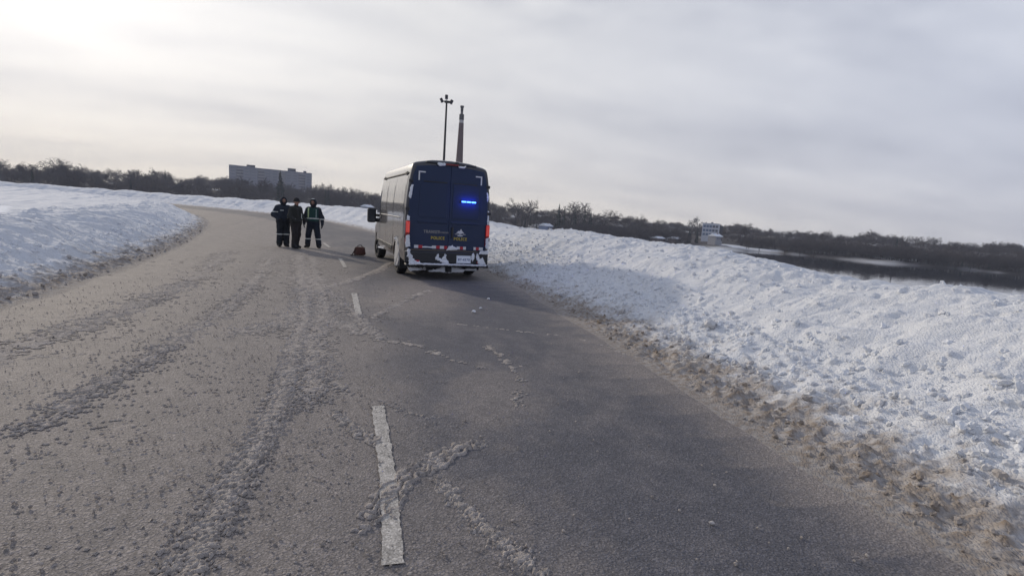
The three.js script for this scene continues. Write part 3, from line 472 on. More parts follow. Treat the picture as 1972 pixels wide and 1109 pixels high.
function house(px, py, R, w, h, d, wallC, label) {
  const a = azOf(px, py), [x, z] = polar(a.az, R); clearings.push([x, z, w * 0.75], [x * 0.965, z * 0.965, w * 0.6]);
  const top = 1.66 + a.tan * R, t = thing('house', label, 'house', [x, top - h, z], -a.az * RAD + 0.95), wallM = std(...wallC, 0.85), snowM = std(0.78, 0.80, 0.84, 0.85);
  const wh = h * 0.62; part('wall', box(-w / 2, w / 2, -3, wh, -d / 2, d / 2), wallM, t);
  const gs = new THREE.Shape([[-d / 2 - 0.4, 0], [d / 2 + 0.4, 0], [0, h - wh]].map((p) => new THREE.Vector2(...p)));
  const roof = part('roof', new THREE.ExtrudeGeometry(gs, { depth: w + 0.8, bevelEnabled: false }).rotateY(Math.PI / 2).translate(-w / 2 - 0.4, wh, 0), snowM, t, 'snow covered gable roof'); part('chimney', box(w * 0.2, w * 0.2 + 0.7, h * 0.6, h + 0.5, -0.35, 0.35), std(0.16, 0.09, 0.07, 0.9), roof);
  for (const k of [-0.28, 0.05]) part('window', box(w * k, w * k + 1.1, wh * 0.3, wh * 0.75, d / 2 - 0.05, d / 2 + 0.06), win, t); part('door', box(w * 0.32, w * 0.32 + 0.95, -0.1, wh * 0.72, d / 2 - 0.05, d / 2 + 0.07), std(0.08, 0.05, 0.04, 0.7), t);
}
house(1052, 430, 322, 7, 4.4, 6, [0.20, 0.25, 0.36], 'blue house with a snowy gable roof among bare trees');
house(1379, 450, 316, 6, 3.8, 5, [0.30, 0.30, 0.32], 'white roofed house below the pale riverside building');
house(1268, 455, 318, 7, 3.0, 5, [0.13, 0.10, 0.09], 'dark house with a thin line of roof snow on the far slope');
house(1300, 456, 320, 6, 3.0, 5, [0.15, 0.12, 0.11], 'low brown house beside another dark one on the far slope');
house(707, 394, 318, 6, 3.6, 5, [0.16, 0.18, 0.23], 'grey house with a snowy roof beside the van mirror');

woods('woods', 'mass of bare grey trees covering the far slope', kits[0], 1500, 301, barkMat, woodSpot(6.5, 11.5, 1.1));
woods('woods', 'mass of spreading bare trees covering the far slope', kits[1], 1500, 302, barkMat, woodSpot(5.5, 10.5, 1.2));
woods('brush', 'low bare brush between the trees of the far slope', kits[1], 3200, 303, barkMat, woodSpot(2.6, 5.0, 1.6));
woods('woods', 'scattered taller bare trees rising out of the far woods', kits[2], 260, 305, barkMat, woodSpot(9, 14, 0.8));
woods('brush', 'bare brush and young trees along the far river shore', kits[0], 700, 306, barkMat, (r) => { const az = 4 + 44 * r(), d = 311 + 22 * r(), [x, z] = polar(az, d); if (inClear(x, z)) return null; const y = terrainY(x, z); if (y < WATER + 0.2) return null; const h = 3.5 + 4 * r(); return { x, y: y - 0.2, z, h, w: h * 1.2 }; });
woods('conifer_woods', 'scattered small conifers mixed into the far woods', kitsC[0], 150, 304, needleMat, woodSpot(6, 10, 1, true));

// ------------------------------------------------------------------ floodlight mast and chimney stack behind the van
{
  const D = 40, a = azOf(853.5, 310), b = azOf(861.5, 187), [x, z] = polar((a.az + b.az) / 2 , D), y0 = terrainY(x, z), top = 1.66 + b.tan * D;
  const metal = std(0.035, 0.035, 0.04, 0.5, { metalness: 0.4 }), t = thing('light_mast', 'slim dark lamp mast with a cluster of floodlights rising behind the van', 'light mast', [x, y0, z]), H = top - y0;
  part('pole', new THREE.CylinderGeometry(0.065, 0.12, H - 0.25, 14).translate(0, (H - 0.25) / 2, 0), metal, t); part('base_plate', new THREE.CylinderGeometry(0.24, 0.26, 0.12, 16).translate(0, 0.06, 0), metal, t);
  part('crossarm', merge([new THREE.CylinderGeometry(0.035, 0.035, 0.72, 8).rotateZ(Math.PI / 2).translate(0, H - 0.30, 0), new THREE.CylinderGeometry(0.035, 0.035, 0.6, 8).rotateX(Math.PI / 2).translate(0, H - 0.30, 0)]), metal, t);
  for (const [dx, dz, dy, tilt] of [[-0.36, 0.05, -0.26, 0.5], [0.36, 0.05, -0.33, -0.45], [0.02, 0.30, -0.06, 0], [0.0, -0.30, -0.28, 0]]) { const f = part('floodlight', place(new RoundedBoxGeometry(dx ? 0.20 : 0.42, dx ? 0.30 : 0.14, 0.24, 2, 0.03), dx, H + dy, dz, 0, 0, tilt), metal, t); part('lens', place(new THREE.BoxGeometry(dx ? 0.15 : 0.34, 0.02, 0.18), dx, H + dy - (dx ? 0.16 : 0.08), dz, 0, 0, 0), std(0.4, 0.4, 0.42, 0.2), f); }
}
{
  const D = 332, a = azOf(885.5, 312), b = azOf(891, 204), [x, z] = polar((a.az + b.az) / 2 - 0.06, D), y0 = terrainY(x, z), top = 1.66 + b.tan * D, H = top - y0;
  const brick = std(0.105, 0.060, 0.055, 0.9), black = std(0.022, 0.022, 0.026, 0.8), pale = std(0.50, 0.49, 0.48, 0.8), t = thing('chimney_stack', 'tall brown chimney stack with a pale ring and black cap behind the van', 'chimney', [x, y0, z]);
  const k = 1.3, yr = H - 5.8 * k, cyl = (r0, r1, ya, yb) => new THREE.CylinderGeometry(r1 * k, r0 * k, (yb - ya) * k, 24).translate(0, yr + (ya + yb) / 2 * k, 0);
  part('shaft', cyl(2.6, 1.14, -yr / k, -2.1), brick, t); part('pale_ring', cyl(1.14, 1.08, -2.1, -0.7), pale, t); part('cap', cyl(1.16, 1.14, -0.7, 1.9), black, t); part('flue', cyl(0.62, 0.60, 1.9, 4.6), std(0.12, 0.11, 0.115, 0.8), t); part('flue_band', cyl(0.66, 0.66, 3.2, 4.4), black, t); part('flue_rim', cyl(0.72, 0.95, 4.6, 5.8), black, t);
}
// ------------------------------------------------------------------ police van. Local axes: x to its right, z to its rear (rear face at z = 0), nose at z = -5.95
const vanTex = (() => {   // navy paint under a film of dried salt, thicker in splashes; u = metres from the rear / 6, v = height / 3
  const W = 1024, H = 512;
  return tex(W, H, (u, v) => {
    const x = u * 6, y = v * 3, n = fbm(x * 1.6, y * 1.6, 4), m = fbm(x * 9, y * 9, 3), sp = N2(x * 40, y * 40) * 0.5 + N2b(x * 21, y * 17) * 0.5;
    let f = 0.30 * sstep(2.1, 0.5, y + 0.5 * n) * (0.65 + 0.7 * m) + 0.32 * sstep(0.95, 0.45, y + 0.35 * n + 0.2 * m) + 0.2 * sstep(0.5, 0.85, sp) * sstep(2.0, 0.6, y + 0.4 * n);
    f = clamp(f * 0.8, 0, 0.8);
    return [lerp(0.012, 0.36, f), lerp(0.017, 0.285, f), lerp(0.034, 0.21, f)];
  }, false);
})();
const paint = new THREE.MeshPhysicalMaterial({ map: vanTex, roughness: 0.42, clearcoat: 1, clearcoatRoughness: 0.07 });
const rearPaint = new THREE.MeshPhysicalMaterial({ color: C(0.007, 0.021, 0.066), roughness: 0.5, specularIntensity: 0.6, clearcoat: 0.25, clearcoatRoughness: 0.2 });
const darkGlass = new THREE.MeshPhysicalMaterial({ color: C(0.010, 0.018, 0.045), roughness: 0.12, clearcoat: 1, clearcoatRoughness: 0.05 });
const plastic = std(0.020, 0.021, 0.025, 0.55), rubber = std(0.018, 0.018, 0.019, 0.85), steel = std(0.25, 0.25, 0.26, 0.35, { metalness: 0.9 }), vanSnow = std(0.76, 0.78, 0.82, 0.9, { bumpMap: snowBump, bumpScale: 0.008 });
const van = thing('police_van', 'dark blue high roof police van with snow caked on its rear bumper', 'van', [-1.60, 0, -12.20], 22.5 * RAD);
const HALF = [[0, 0], [0.90, 0], [0.975, 0.03], [1.015, 0.10], [1.03, 0.30], [1.032, 0.65], [1.03, 1.0], [1.022, 1.35], [1.0, 1.62], [0.965, 1.90], [0.925, 2.13], [0.895, 2.245], [0.865, 2.285], [0.80, 2.315], [0.62, 2.35], [0.45, 2.385], [0.22, 2.40], [0, 2.405]].map(([x, y]) => [x, y + 0.375]);
const STN = [[0, 2.745, 0.985], [0.025, 2.765, 0.995], [0.07, 2.78, 1], [0.6, 2.78, 1], [1.6, 2.78, 1], [2.8, 2.78, 1], [3.8, 2.78, 1], [4.1, 2.76, 1], [4.3, 2.70, 0.995], [4.5, 2.52, 0.99], [4.8, 2.05, 0.985], [5.05, 1.66, 0.98], [5.22, 1.42, 0.97], [5.45, 1.33, 0.96], [5.7, 1.22, 0.93], [5.86, 1.08, 0.88], [5.95, 0.82, 0.82]];
const stn = (u) => { for (let i = 1; i < STN.length; i++) if (u <= STN[i][0]) { const a = STN[i - 1], b = STN[i], t = (u - a[0]) / (b[0] - a[0]); return [lerp(a[1], b[1], t), lerp(a[2], b[2], t)]; } return STN.at(-1).slice(1); };
const remapY = (y, top) => (y < 0.95 ? y * Math.min(1, top / 0.95 > 1 ? 1 : top / 0.95) : 0.95 + (y - 0.95) * (Math.max(top, 0.951) - 0.95) / (2.78 - 0.95));
function sideX(u, y) { const [top, w] = stn(u); let yy = top > 0.96 ? 0.95 + (y - 0.95) * (2.78 - 0.95) / (top - 0.95) : y; if (y < 0.95) yy = y; for (let i = 2; i < HALF.length; i++) if (yy <= HALF[i][1]) { const a = HALF[i - 1], b = HALF[i], t = (yy - a[1]) / (b[1] - a[1] || 1); return lerp(a[0], b[0], clamp(t, 0, 1)) * w; } return 0; }
{
  const ring = []; for (let i = 0; i < HALF.length; i++) ring.push(HALF[i]); for (let i = HALF.length - 2; i > 0; i--) ring.push([-HALF[i][0], HALF[i][1]]);
  const n = ring.length, pos = [], idx = [];
  STN.forEach(([u, top, w], k) => { ring.forEach(([x, y]) => pos.push(x * w, remapY(y, top), -u)); if (k) for (let i = 0; i < n; i++) { const a = (k - 1) * n + i, b = (k - 1) * n + (i + 1) % n, c = k * n + i, d = k * n + (i + 1) % n; idx.push(a, c, b, b, c, d); } });
  const cap = (k, flip) => { const c0 = pos.length / 3; pos.push(0, 0.9, -STN[k][0]); for (let i = 0; i < n; i++) { const a = k * n + i, b = k * n + (i + 1) % n; if (flip) idx.push(c0, b, a); else idx.push(c0, a, b); } };
  cap(0, false); cap(STN.length - 1, true);
  let g = new THREE.BufferGeometry(); g.setAttribute('position', new THREE.Float32BufferAttribute(pos, 3)); g.setIndex(idx); g = toCreasedNormals(g, 0.6);
  // orientation check: the right side must face +x
  { let s = 0; const p = g.attributes.position, q = g.attributes.normal; for (let i = 0; i < p.count; i++) s += Math.sign(p.getX(i)) * q.getX(i); if (s < 0) { const P = p.array; for (let i = 0; i < P.length; i += 9) for (let c = 0; c < 3; c++) { const t = P[i + c]; P[i + c] = P[i + 3 + c]; P[i + 3 + c] = t; } g.deleteAttribute('normal'); g = toCreasedNormals(g, 0.6); } }
  g.setAttribute('uv', new THREE.BufferAttribute(new Float32Array(g.attributes.position.count * 2), 2));
  const ev = new Evaluator(); ev.useGroups = false; ev.attributes = ['position', 'normal', 'uv'];
  let b = new Brush(g, paint); b.updateMatrixWorld();
  for (const [z, sx] of [[-1.1, -1], [-1.1, 1], [-4.85, -1], [-4.85, 1]]) { const c = new Brush(new THREE.CylinderGeometry(0.44, 0.44, 0.5, 28).rotateZ(Math.PI / 2).translate(sx * 0.92, 0.38, z), paint); c.updateMatrixWorld(); b = ev.evaluate(b, c, SUBTRACTION); b.updateMatrixWorld(); }
  const geo = b.geometry, p = geo.attributes.position, uv = geo.attributes.uv; for (let i = 0; i < p.count; i++) uv.setXY(i, -p.getZ(i) / 6, p.getY(i) / 3);
  geo.clearGroups(); part('body', geo, paint, van);
}
// a skin panel standing proud of the side: follows the body's curve, with closed edges
function sidePanel(side, u0, u1, y0, y1, out = 0.006, nu = 8, ny = 12) {
  const pos = [], uv = [], idx = [], P = (u, y, o) => { const x = sideX(u, y) + o; pos.push(side * x, y, -u); uv.push(u / 6, y / 3); };
  for (let j = 0; j <= ny; j++) for (let i = 0; i <= nu; i++) P(lerp(u0, u1, i / nu), lerp(y0, y1, j / ny), out);
  const W = nu + 1; for (let j = 0; j < ny; j++) for (let i = 0; i < nu; i++) { const a = j * W + i, b = a + 1, c = a + W, d = c + 1; if (side < 0) idx.push(a, c, b, b, c, d); else idx.push(a, b, c, b, d, c); }
  const edge = []; for (let i = 0; i <= nu; i++) edge.push([lerp(u0, u1, i / nu), y0]); for (let j = 1; j <= ny; j++) edge.push([u1, lerp(y0, y1, j / ny)]); for (let i = nu - 1; i >= 0; i--) edge.push([lerp(u0, u1, i / nu), y1]); for (let j = ny - 1; j >= 1; j--) edge.push([u0, lerp(y0, y1, j / ny)]);
  const s0 = pos.length / 3; edge.forEach(([u, y]) => { P(u, y, out); P(u, y, -0.004); }); for (let k = 0; k < edge.length; k++) { const a = s0 + k * 2, b = a + 1, c = s0 + ((k + 1) % edge.length) * 2, d = c + 1; if (side < 0) idx.push(a, c, b, b, c, d); else idx.push(a, b, c, b, d, c); }
  const g = new THREE.BufferGeometry(); g.setAttribute('position', new THREE.Float32BufferAttribute(pos, 3)); g.setAttribute('uv', new THREE.Float32BufferAttribute(uv, 2)); g.setIndex(idx); g.computeVertexNormals(); return g;
}
for (const sd of [-1, 1]) {
  part('side_panel', sidePanel(sd, 1.62, 2.78, 0.62, 2.36), paint, van);
  const slide = part('side_panel', sidePanel(sd, 2.80, 3.98, 0.62, 2.36), paint, van); part('handle', place(new RoundedBoxGeometry(0.03, 0.035, 0.22, 2, 0.012), sd * (sideX(3.8, 1.32) + 0.02), 1.32, -3.82), plastic, slide);
  part('quarter_panel', sidePanel(sd, 0.14, 1.60, 0.92, 2.36), paint, van);
  for (const [a, b] of [[0.22, 1.54], [1.70, 2.70], [2.88, 3.90]]) part('window_panel', sidePanel(sd, a, b, 1.48, 2.18, 0.010), paint, van);
  const door = part('front_door', sidePanel(sd, 4.00, 4.78, 0.60, 1.36), paint, van); part('handle', place(new RoundedBoxGeometry(0.03, 0.035, 0.2, 2, 0.012), sd * (sideX(4.1, 1.24) + 0.02), 1.24, -4.16), plastic, door);
  { // front door window, narrowing forward with the windscreen
    const s = new THREE.Shape([[4.05, 1.38], [5.06, 1.38], [4.66, 2.02], [4.05, 2.08]].map((p) => new THREE.Vector2(-p[0], p[1]))), g = new THREE.ExtrudeGeometry(s, { depth: 0.012, bevelEnabled: false }).rotateY(Math.PI / 2); const p = g.attributes.position; for (let i = 0; i < p.count; i++) { const o = p.getX(i), z = p.getZ(i); p.setXYZ(i, sd * (sideX(clamp(z, 4.0, 4.95), p.getY(i)) + 0.004 + o), p.getY(i), -z); } g.computeVertexNormals(); part('side_window', g, darkGlass, van);
  }
  part('side_rail', place(new RoundedBoxGeometry(0.022, 0.035, 3.2, 2, 0.010), sd * (sideX(1.3, 1.40) + 0.010), 1.40, -2.2), steel, van);
  part('sill_moulding', place(new RoundedBoxGeometry(0.03, 0.10, 2.55, 2, 0.012), sd * 1.028, 0.60, -2.98), plastic, van);
  part('roof_gutter', place(new RoundedBoxGeometry(0.03, 0.040, 3.9, 2, 0.010), sd * (sideX(2, 2.43) + 0.010), 2.43, -2.1), plastic, van);
  for (const u of [0.35, 3.7]) part('gutter_bracket', place(new RoundedBoxGeometry(0.045, 0.075, 0.18, 2, 0.015), sd * (sideX(u, 2.43) + 0.014), 2.43, -u), plastic, van);
  // mirrors
  const mir = part('side_mirror', place(new RoundedBoxGeometry(0.26, 0.44, 0.17, 4, 0.06), sd * 1.21, 1.33, -4.62), plastic, van); part('mirror_glass', place(new RoundedBoxGeometry(0.21, 0.36, 0.01, 2, 0.004), sd * 1.21, 1.34, -4.532), std(0.06, 0.065, 0.075, 0.06, { metalness: 0.6 }), mir); part('mirror_arm', merge([tubeBetween([sd * 0.96, 1.18, -4.66], [sd * 1.14, 1.20, -4.64], 0.06, 0.06, 10), tubeBetween([sd * 0.96, 1.34, -4.66], [sd * 1.14, 1.34, -4.64], 0.04, 0.04, 10)]), plastic, mir);
  // tail lamps
  const lamp = part('tail_light', place(new RoundedBoxGeometry(0.10, 0.54, 0.16, 4, 0.03), sd * 0.965, 1.09, 0.0), std(0.20, 0.012, 0.012, 0.25), van); part('lens', place(new RoundedBoxGeometry(0.085, 0.26, 0.03, 3, 0.012), sd * 0.966, 1.21, 0.076), new THREE.MeshPhysicalMaterial({ color: C(0.55, 0.02, 0.015), roughness: 0.2, emissive: C(1, 0.05, 0.03), emissiveIntensity: 0.2, clearcoat: 1 }), lamp);
  const L = new THREE.RectAreaLight(C(1, 0.06, 0.04), 0.5, 0.08, 0.25); L.position.set(sd * 0.966, 1.21, 0.098); L.rotation.y = Math.PI; L.name = 'tail_lamp_glow'; van.add(L);
  // headlights
  part('headlight', place(new RoundedBoxGeometry(0.26, 0.34, 0.22, 4, 0.05), sd * 0.70, 1.0, -5.80, 0.3), std(0.5, 0.5, 0.52, 0.1), van);
  // wheels
  for (const u of [1.1, 4.85]) {
    const w = new THREE.Group(); w.name = 'wheel'; w.position.set(sd * 0.885, 0.345, -u); w.rotation.y = u > 3 && sd ? 0.10 : 0; van.add(w);
    const pr = [[0.215, -0.105], [0.26, -0.118], [0.31, -0.115], [0.335, -0.098], [0.345, -0.07], [0.345, -0.035], [0.338, -0.03], [0.345, -0.025], [0.345, 0.025], [0.338, 0.03], [0.345, 0.035], [0.345, 0.07], [0.335, 0.098], [0.31, 0.115], [0.26, 0.118], [0.215, 0.105]].map((p) => new THREE.Vector2(...p));
    part('tyre', new THREE.LatheGeometry(pr, 40).rotateZ(Math.PI / 2), rubber, w);
    part('rim', merge([new THREE.CylinderGeometry(0.215, 0.215, 0.16, 28, 1, true).rotateZ(Math.PI / 2), new THREE.CylinderGeometry(0.20, 0.20, 0.03, 28).rotateZ(Math.PI / 2).translate(sd * 0.05, 0, 0), new THREE.CylinderGeometry(0.075, 0.09, 0.07, 16).rotateZ(sd * -Math.PI / 2).translate(sd * 0.085, 0, 0), ...[0, 1, 2, 3, 4].map((k) => new THREE.CylinderGeometry(0.016, 0.016, 0.03, 8).rotateZ(Math.PI / 2).translate(sd * 0.08, 0.125 * Math.cos(k * TP / 5), 0.125 * Math.sin(k * TP / 5)))]), std(0.11, 0.11, 0.115, 0.5, { metalness: 0.6 }), w);
  }
  part('mud_flap', place(new RoundedBoxGeometry(0.30, 0.36, 0.014, 2, 0.005), sd * 0.86, 0.36, -0.58), rubber, van);
}
part('windscreen', (() => { const pos = [], idx = [], U = [[4.40, 2.60], [4.6, 2.36], [4.9, 1.89], [5.18, 1.475]]; U.forEach(([u, y], j) => { for (let i = 0; i <= 10; i++) { const x = (i / 5 - 1) * Math.min(0.80, sideX(u, y) + 0.2) * 0.95; pos.push(x, stn(u)[0] - 0.03 * Math.pow(Math.abs(i / 5 - 1), 3) + 0.012, -u - 0.004); if (i && j) { const a = j * 11 + i, b = a - 1, e = a - 11, f = e - 1; idx.push(f, e, b, b, e, a); } } }); const g = new THREE.BufferGeometry(); g.setAttribute('position', new THREE.Float32BufferAttribute(pos, 3)); g.setIndex(idx); g.computeVertexNormals(); return g; })(), darkGlass, van);
part('grille', place(new RoundedBoxGeometry(1.2, 0.30, 0.06, 3, 0.025), 0, 0.83, -5.945), plastic, van);
part('front_bumper', place(new RoundedBoxGeometry(1.72, 0.32, 0.22, 4, 0.09), 0, 0.50, -5.90), plastic, van);
// rear doors: two leaves with a pressed window panel each
const W2 = (y) => sideX(0.03, y) - 0.075;
function doorLeaf(sd) {
  const s = new THREE.Shape(), pts = [[sd * 0.011, 0.72], [sd * (W2(0.8) - 0.03), 0.72]]; for (let y = 0.8; y <= 2.5; y += 0.1) pts.push([sd * W2(y), y]); pts.push([sd * (W2(2.5) - 0.05), 2.585], [sd * 0.45, 2.625], [sd * 0.011, 2.645]);
  s.setFromPoints(pts.map((p) => new THREE.Vector2(...p))); return new THREE.ExtrudeGeometry(s, { depth: 0.022, bevelEnabled: true, bevelThickness: 0.012, bevelSize: 0.010, bevelSegments: 3, curveSegments: 4 });
}
const font = await new FontLoader().loadAsync('fonts/droid/droid_sans_bold.typeface.json');
function text(str, size, depth = 0.004) { const g = new TextGeometry(str, { font, size, depth, curveSegments: 4, bevelEnabled: false }); g.computeBoundingBox(); const b = g.boundingBox; return g.translate(-(b.min.x + b.max.x) / 2, -(b.min.y + b.max.y) / 2, 0); }
const ZD = 0.035, yellow = std(0.46, 0.35, 0.04, 0.5), whiteTape = std(0.62, 0.63, 0.66, 0.45), redTape = std(0.42, 0.02, 0.035, 0.45);
const leafL = part('rear_door', doorLeaf(-1), rearPaint, van), leafR = part('rear_door', doorLeaf(1), rearPaint, van);
for (const [sd, leaf] of [[-1, leafL], [1, leafR]]) {
  const s = new THREE.Shape([[0.07, 1.46], [0.70, 1.46], [0.735, 1.52], [0.70, 2.18], [0.64, 2.24], [0.07, 2.26]].map((p) => new THREE.Vector2(sd * p[0], p[1])));
  part('window_panel', new THREE.ExtrudeGeometry(s, { depth: 0.004, bevelEnabled: true, bevelThickness: 0.005, bevelSize: 0.006, bevelSegments: 2 }).translate(0, 0, ZD - 0.001), rearPaint, leaf);
  part('window_trim', place(new RoundedBoxGeometry(0.56, 0.026, 0.016, 2, 0.006), sd * 0.36, 2.265, ZD + 0.006), plastic, leaf);
  part('trim_strip', place(new RoundedBoxGeometry(0.70, 0.05, 0.02, 2, 0.008), sd * 0.40, 1.355, ZD + 0.008), rearPaint, leaf);
  for (const y of [1.0, 1.62, 2.25]) part('hinge', place(new RoundedBoxGeometry(0.10, 0.07, 0.03, 2, 0.010), sd * (W2(y) + 0.035), y, ZD - 0.005), plastic, leaf);
  part('corner_bracket', merge([box(sd < 0 ? -0.76 : 0.60, sd < 0 ? -0.60 : 0.76, 2.455, 2.485, ZD, ZD + 0.006), box(sd < 0 ? -0.76 : 0.73, sd < 0 ? -0.73 : 0.76, 2.28, 2.4535, ZD, ZD + 0.006)]), whiteTape, leaf, 'white reflective corner tape');
}
part('handle', place(new RoundedBoxGeometry(0.05, 0.26, 0.04, 3, 0.016), 0.09, 1.13, ZD + 0.02), plastic, leafR);
part('lettering', place(text('TRANSIT', 0.068), -0.40, 1.125, ZD), steel, leafL); part('lettering', place(text('ECOBOOST', 0.032), -0.105, 1.118, ZD), steel, leafL);
part('lettering', place(text('POLICE', 0.070), -0.25, 0.985, ZD), yellow, leafL, 'yellow lettering'); part('lettering', place(text('POLICE', 0.070), 0.30, 0.985, ZD), yellow, leafR, 'yellow lettering');
{ const s = new THREE.Shape([[-0.10, 0], [-0.045, 0.055], [-0.015, 0.05], [0.015, 0.105], [0.045, 0.05], [0.10, 0]].map((p) => new THREE.Vector2(...p))), q = new THREE.Shape([[-0.05, -0.07], [0.05, -0.07], [0.075, -0.045], [-0.075, -0.045]].map((p) => new THREE.Vector2(...p))); part('emblem', merge([new THREE.ExtrudeGeometry(s, { depth: 0.004, bevelEnabled: false }), new THREE.ExtrudeGeometry(q, { depth: 0.004, bevelEnabled: false }), box(-0.13, -0.06, -0.028, -0.018, 0, 0.004), box(-0.04, 0.03, -0.030, -0.010, 0, 0.004), box(0.06, 0.13, -0.028, -0.018, 0, 0.004)]).translate(0.29, 1.12, ZD), std(0.6, 0.6, 0.62, 0.5), leafR, 'white peaked emblem'); }
// reflective stripe along the door bottoms
for (const [x0, x1, m] of [[-0.80, -0.70, 'w'], [-0.70, -0.60, 'r'], [-0.38, -0.28, 'w'], [-0.28, -0.19, 'r'], [-0.19, -0.09, 'w'], [-0.09, -0.012, 'r']]) part('reflective_tape', box(x0, x1 - 0.002, 0.735, 0.805, ZD, ZD + 0.004), m === 'r' ? redTape : whiteTape, leafL);
for (const [x0, x1, m] of [[0.012, 0.09, 'w'], [0.22, 0.30, 'w'], [0.30, 0.38, 'r'], [0.38, 0.45, 'w'], [0.64, 0.70, 'w'], [0.70, 0.78, 'r'], [0.78, 0.88, 'w']]) part('reflective_tape', box(x0, x1 - 0.002, 0.735, 0.805, ZD, ZD + 0.004), m === 'r' ? redTape : whiteTape, leafR);
part('roof_lip', place(new RoundedBoxGeometry(1.2, 0.045, 0.10, 3, 0.02), 0, 2.70, 0.0), plastic, van); part('brake_light', place(new RoundedBoxGeometry(0.34, 0.035, 0.03, 2, 0.01), 0, 2.685, 0.052), std(0.2, 0.02, 0.02, 0.3), van);
part('rear_camera', place(new RoundedBoxGeometry(0.09, 0.05, 0.06, 2, 0.015), 0.12, 2.735, 0.02), plastic, van);
// rear bumper with step
part('rear_bumper', merge([place(new RoundedBoxGeometry(2.02, 0.30, 0.17, 4, 0.05), 0, 0.53, 0.02), place(new RoundedBoxGeometry(2.0, 0.06, 0.24, 3, 0.025), 0, 0.35, 0.06)]), plastic, van); part('bumper_reflector', place(new RoundedBoxGeometry(0.16, 0.04, 0.012, 2, 0.004), -0.76, 0.44, 0.108), redTape, van); part('bumper_reflector', place(new RoundedBoxGeometry(0.16, 0.04, 0.012, 2, 0.004), 0.80, 0.44, 0.108), redTape, van);
part('tow_bar', merge([place(new RoundedBoxGeometry(1.5, 0.07, 0.07, 2, 0.015), 0, 0.235, -0.10), place(new RoundedBoxGeometry(0.07, 0.07, 0.30, 2, 0.015), 0.05, 0.235, 0.03), place(new RoundedBoxGeometry(0.16, 0.14, 0.05, 2, 0.015), 0.05, 0.25, 0.0)]), plastic, van);
part('exhaust_pipe', place(new THREE.CylinderGeometry(0.035, 0.035, 0.5, 14).rotateX(Math.PI / 2), -0.55, 0.27, -0.15), steel, van);
part('underbody', place(new THREE.BoxGeometry(1.3, 0.12, 4.6), 0, 0.33, -3.0), rubber, van); part('rear_axle', place(new THREE.CylinderGeometry(0.06, 0.06, 1.6, 12).rotateZ(Math.PI / 2), 0, 0.345, -1.1), rubber, van);
{ // licence plate
  const cv = document.createElement('canvas'); cv.width = 384; cv.height = 192; const c = cv.getContext('2d'); c.fillStyle = '#e6eaf2'; c.fillRect(0, 0, 384, 192); c.strokeStyle = '#8fa3c4'; c.lineWidth = 6; c.strokeRect(8, 8, 368, 176); c.fillStyle = '#24407c'; c.font = 'bold 92px sans-serif'; c.textAlign = 'center'; c.textBaseline = 'middle'; c.fillText('BT\u00b74570', 196, 100);
  const t = new THREE.CanvasTexture(cv); t.colorSpace = THREE.SRGBColorSpace; const p = part('licence_plate', place(new RoundedBoxGeometry(0.36, 0.185, 0.012, 2, 0.005), 0.385, 0.505, 0.114), std(0.7, 0.72, 0.78, 0.5), van); part('plate_characters', new THREE.PlaneGeometry(0.34, 0.165).translate(0.385, 0.505, 0.1222), new THREE.MeshStandardMaterial({ map: t, roughness: 0.5 }), p);
}
{ // blue emergency light: three modules, lit
  const hs = part('emergency_light', place(new RoundedBoxGeometry(0.40, 0.06, 0.03, 2, 0.01), 0.45, 1.865, ZD + 0.02), plastic, leafR, 'lit blue emergency light');
  const glow = new THREE.MeshStandardMaterial({ color: C(0.1, 0.2, 0.8), emissive: C(0.14, 0.42, 1), emissiveIntensity: 2.4, roughness: 0.3 });
  for (const k of [-1, 0, 1]) part('light_module', place(new RoundedBoxGeometry(0.108, 0.034, 0.012, 2, 0.004), 0.45 + k * 0.122, 1.865, ZD + 0.037), glow, hs);
  for (const k of [-1, 0, 1]) { const L = new THREE.PointLight(C(0.01, 0.06, 1), 0.13); L.position.set(0.45 + k * 0.122, 1.865, ZD + 0.085); L.castShadow = true; L.shadow.radius = 1.5; L.name = 'emergency_glow'; van.add(L); }
}
// caked snow: ragged slabs with rounded rims
function snowSlab(pts, depth, seed, rough = 0.02) {
  const r = rng(seed), P = [], n = pts.length; for (let i = 0; i < n; i++) { const a = pts[i], b = pts[(i + 1) % n], m = Math.max(2, Math.round(Math.hypot(a[0] - b[0], a[1] - b[1]) / 0.03)); for (let k = 0; k < m; k++) { const t = k / m; P.push(new THREE.Vector2(lerp(a[0], b[0], t) + (r() - 0.5) * rough, lerp(a[1], b[1], t) + (r() - 0.5) * rough)); } }
  const g = new THREE.ExtrudeGeometry(new THREE.Shape(P), { depth: depth * 0.3, bevelEnabled: true, bevelThickness: depth * 0.7, bevelSize: Math.min(0.014, depth * 0.7), bevelSegments: 3 }); const p = g.attributes.position; for (let i = 0; i < p.count; i++) p.setZ(i, p.getZ(i) * (1 + 0.5 * N3(p.getX(i) * 14, p.getY(i) * 14, seed))); g.computeVertexNormals(); return g;
}
const SB = 0.102;   // bumper face
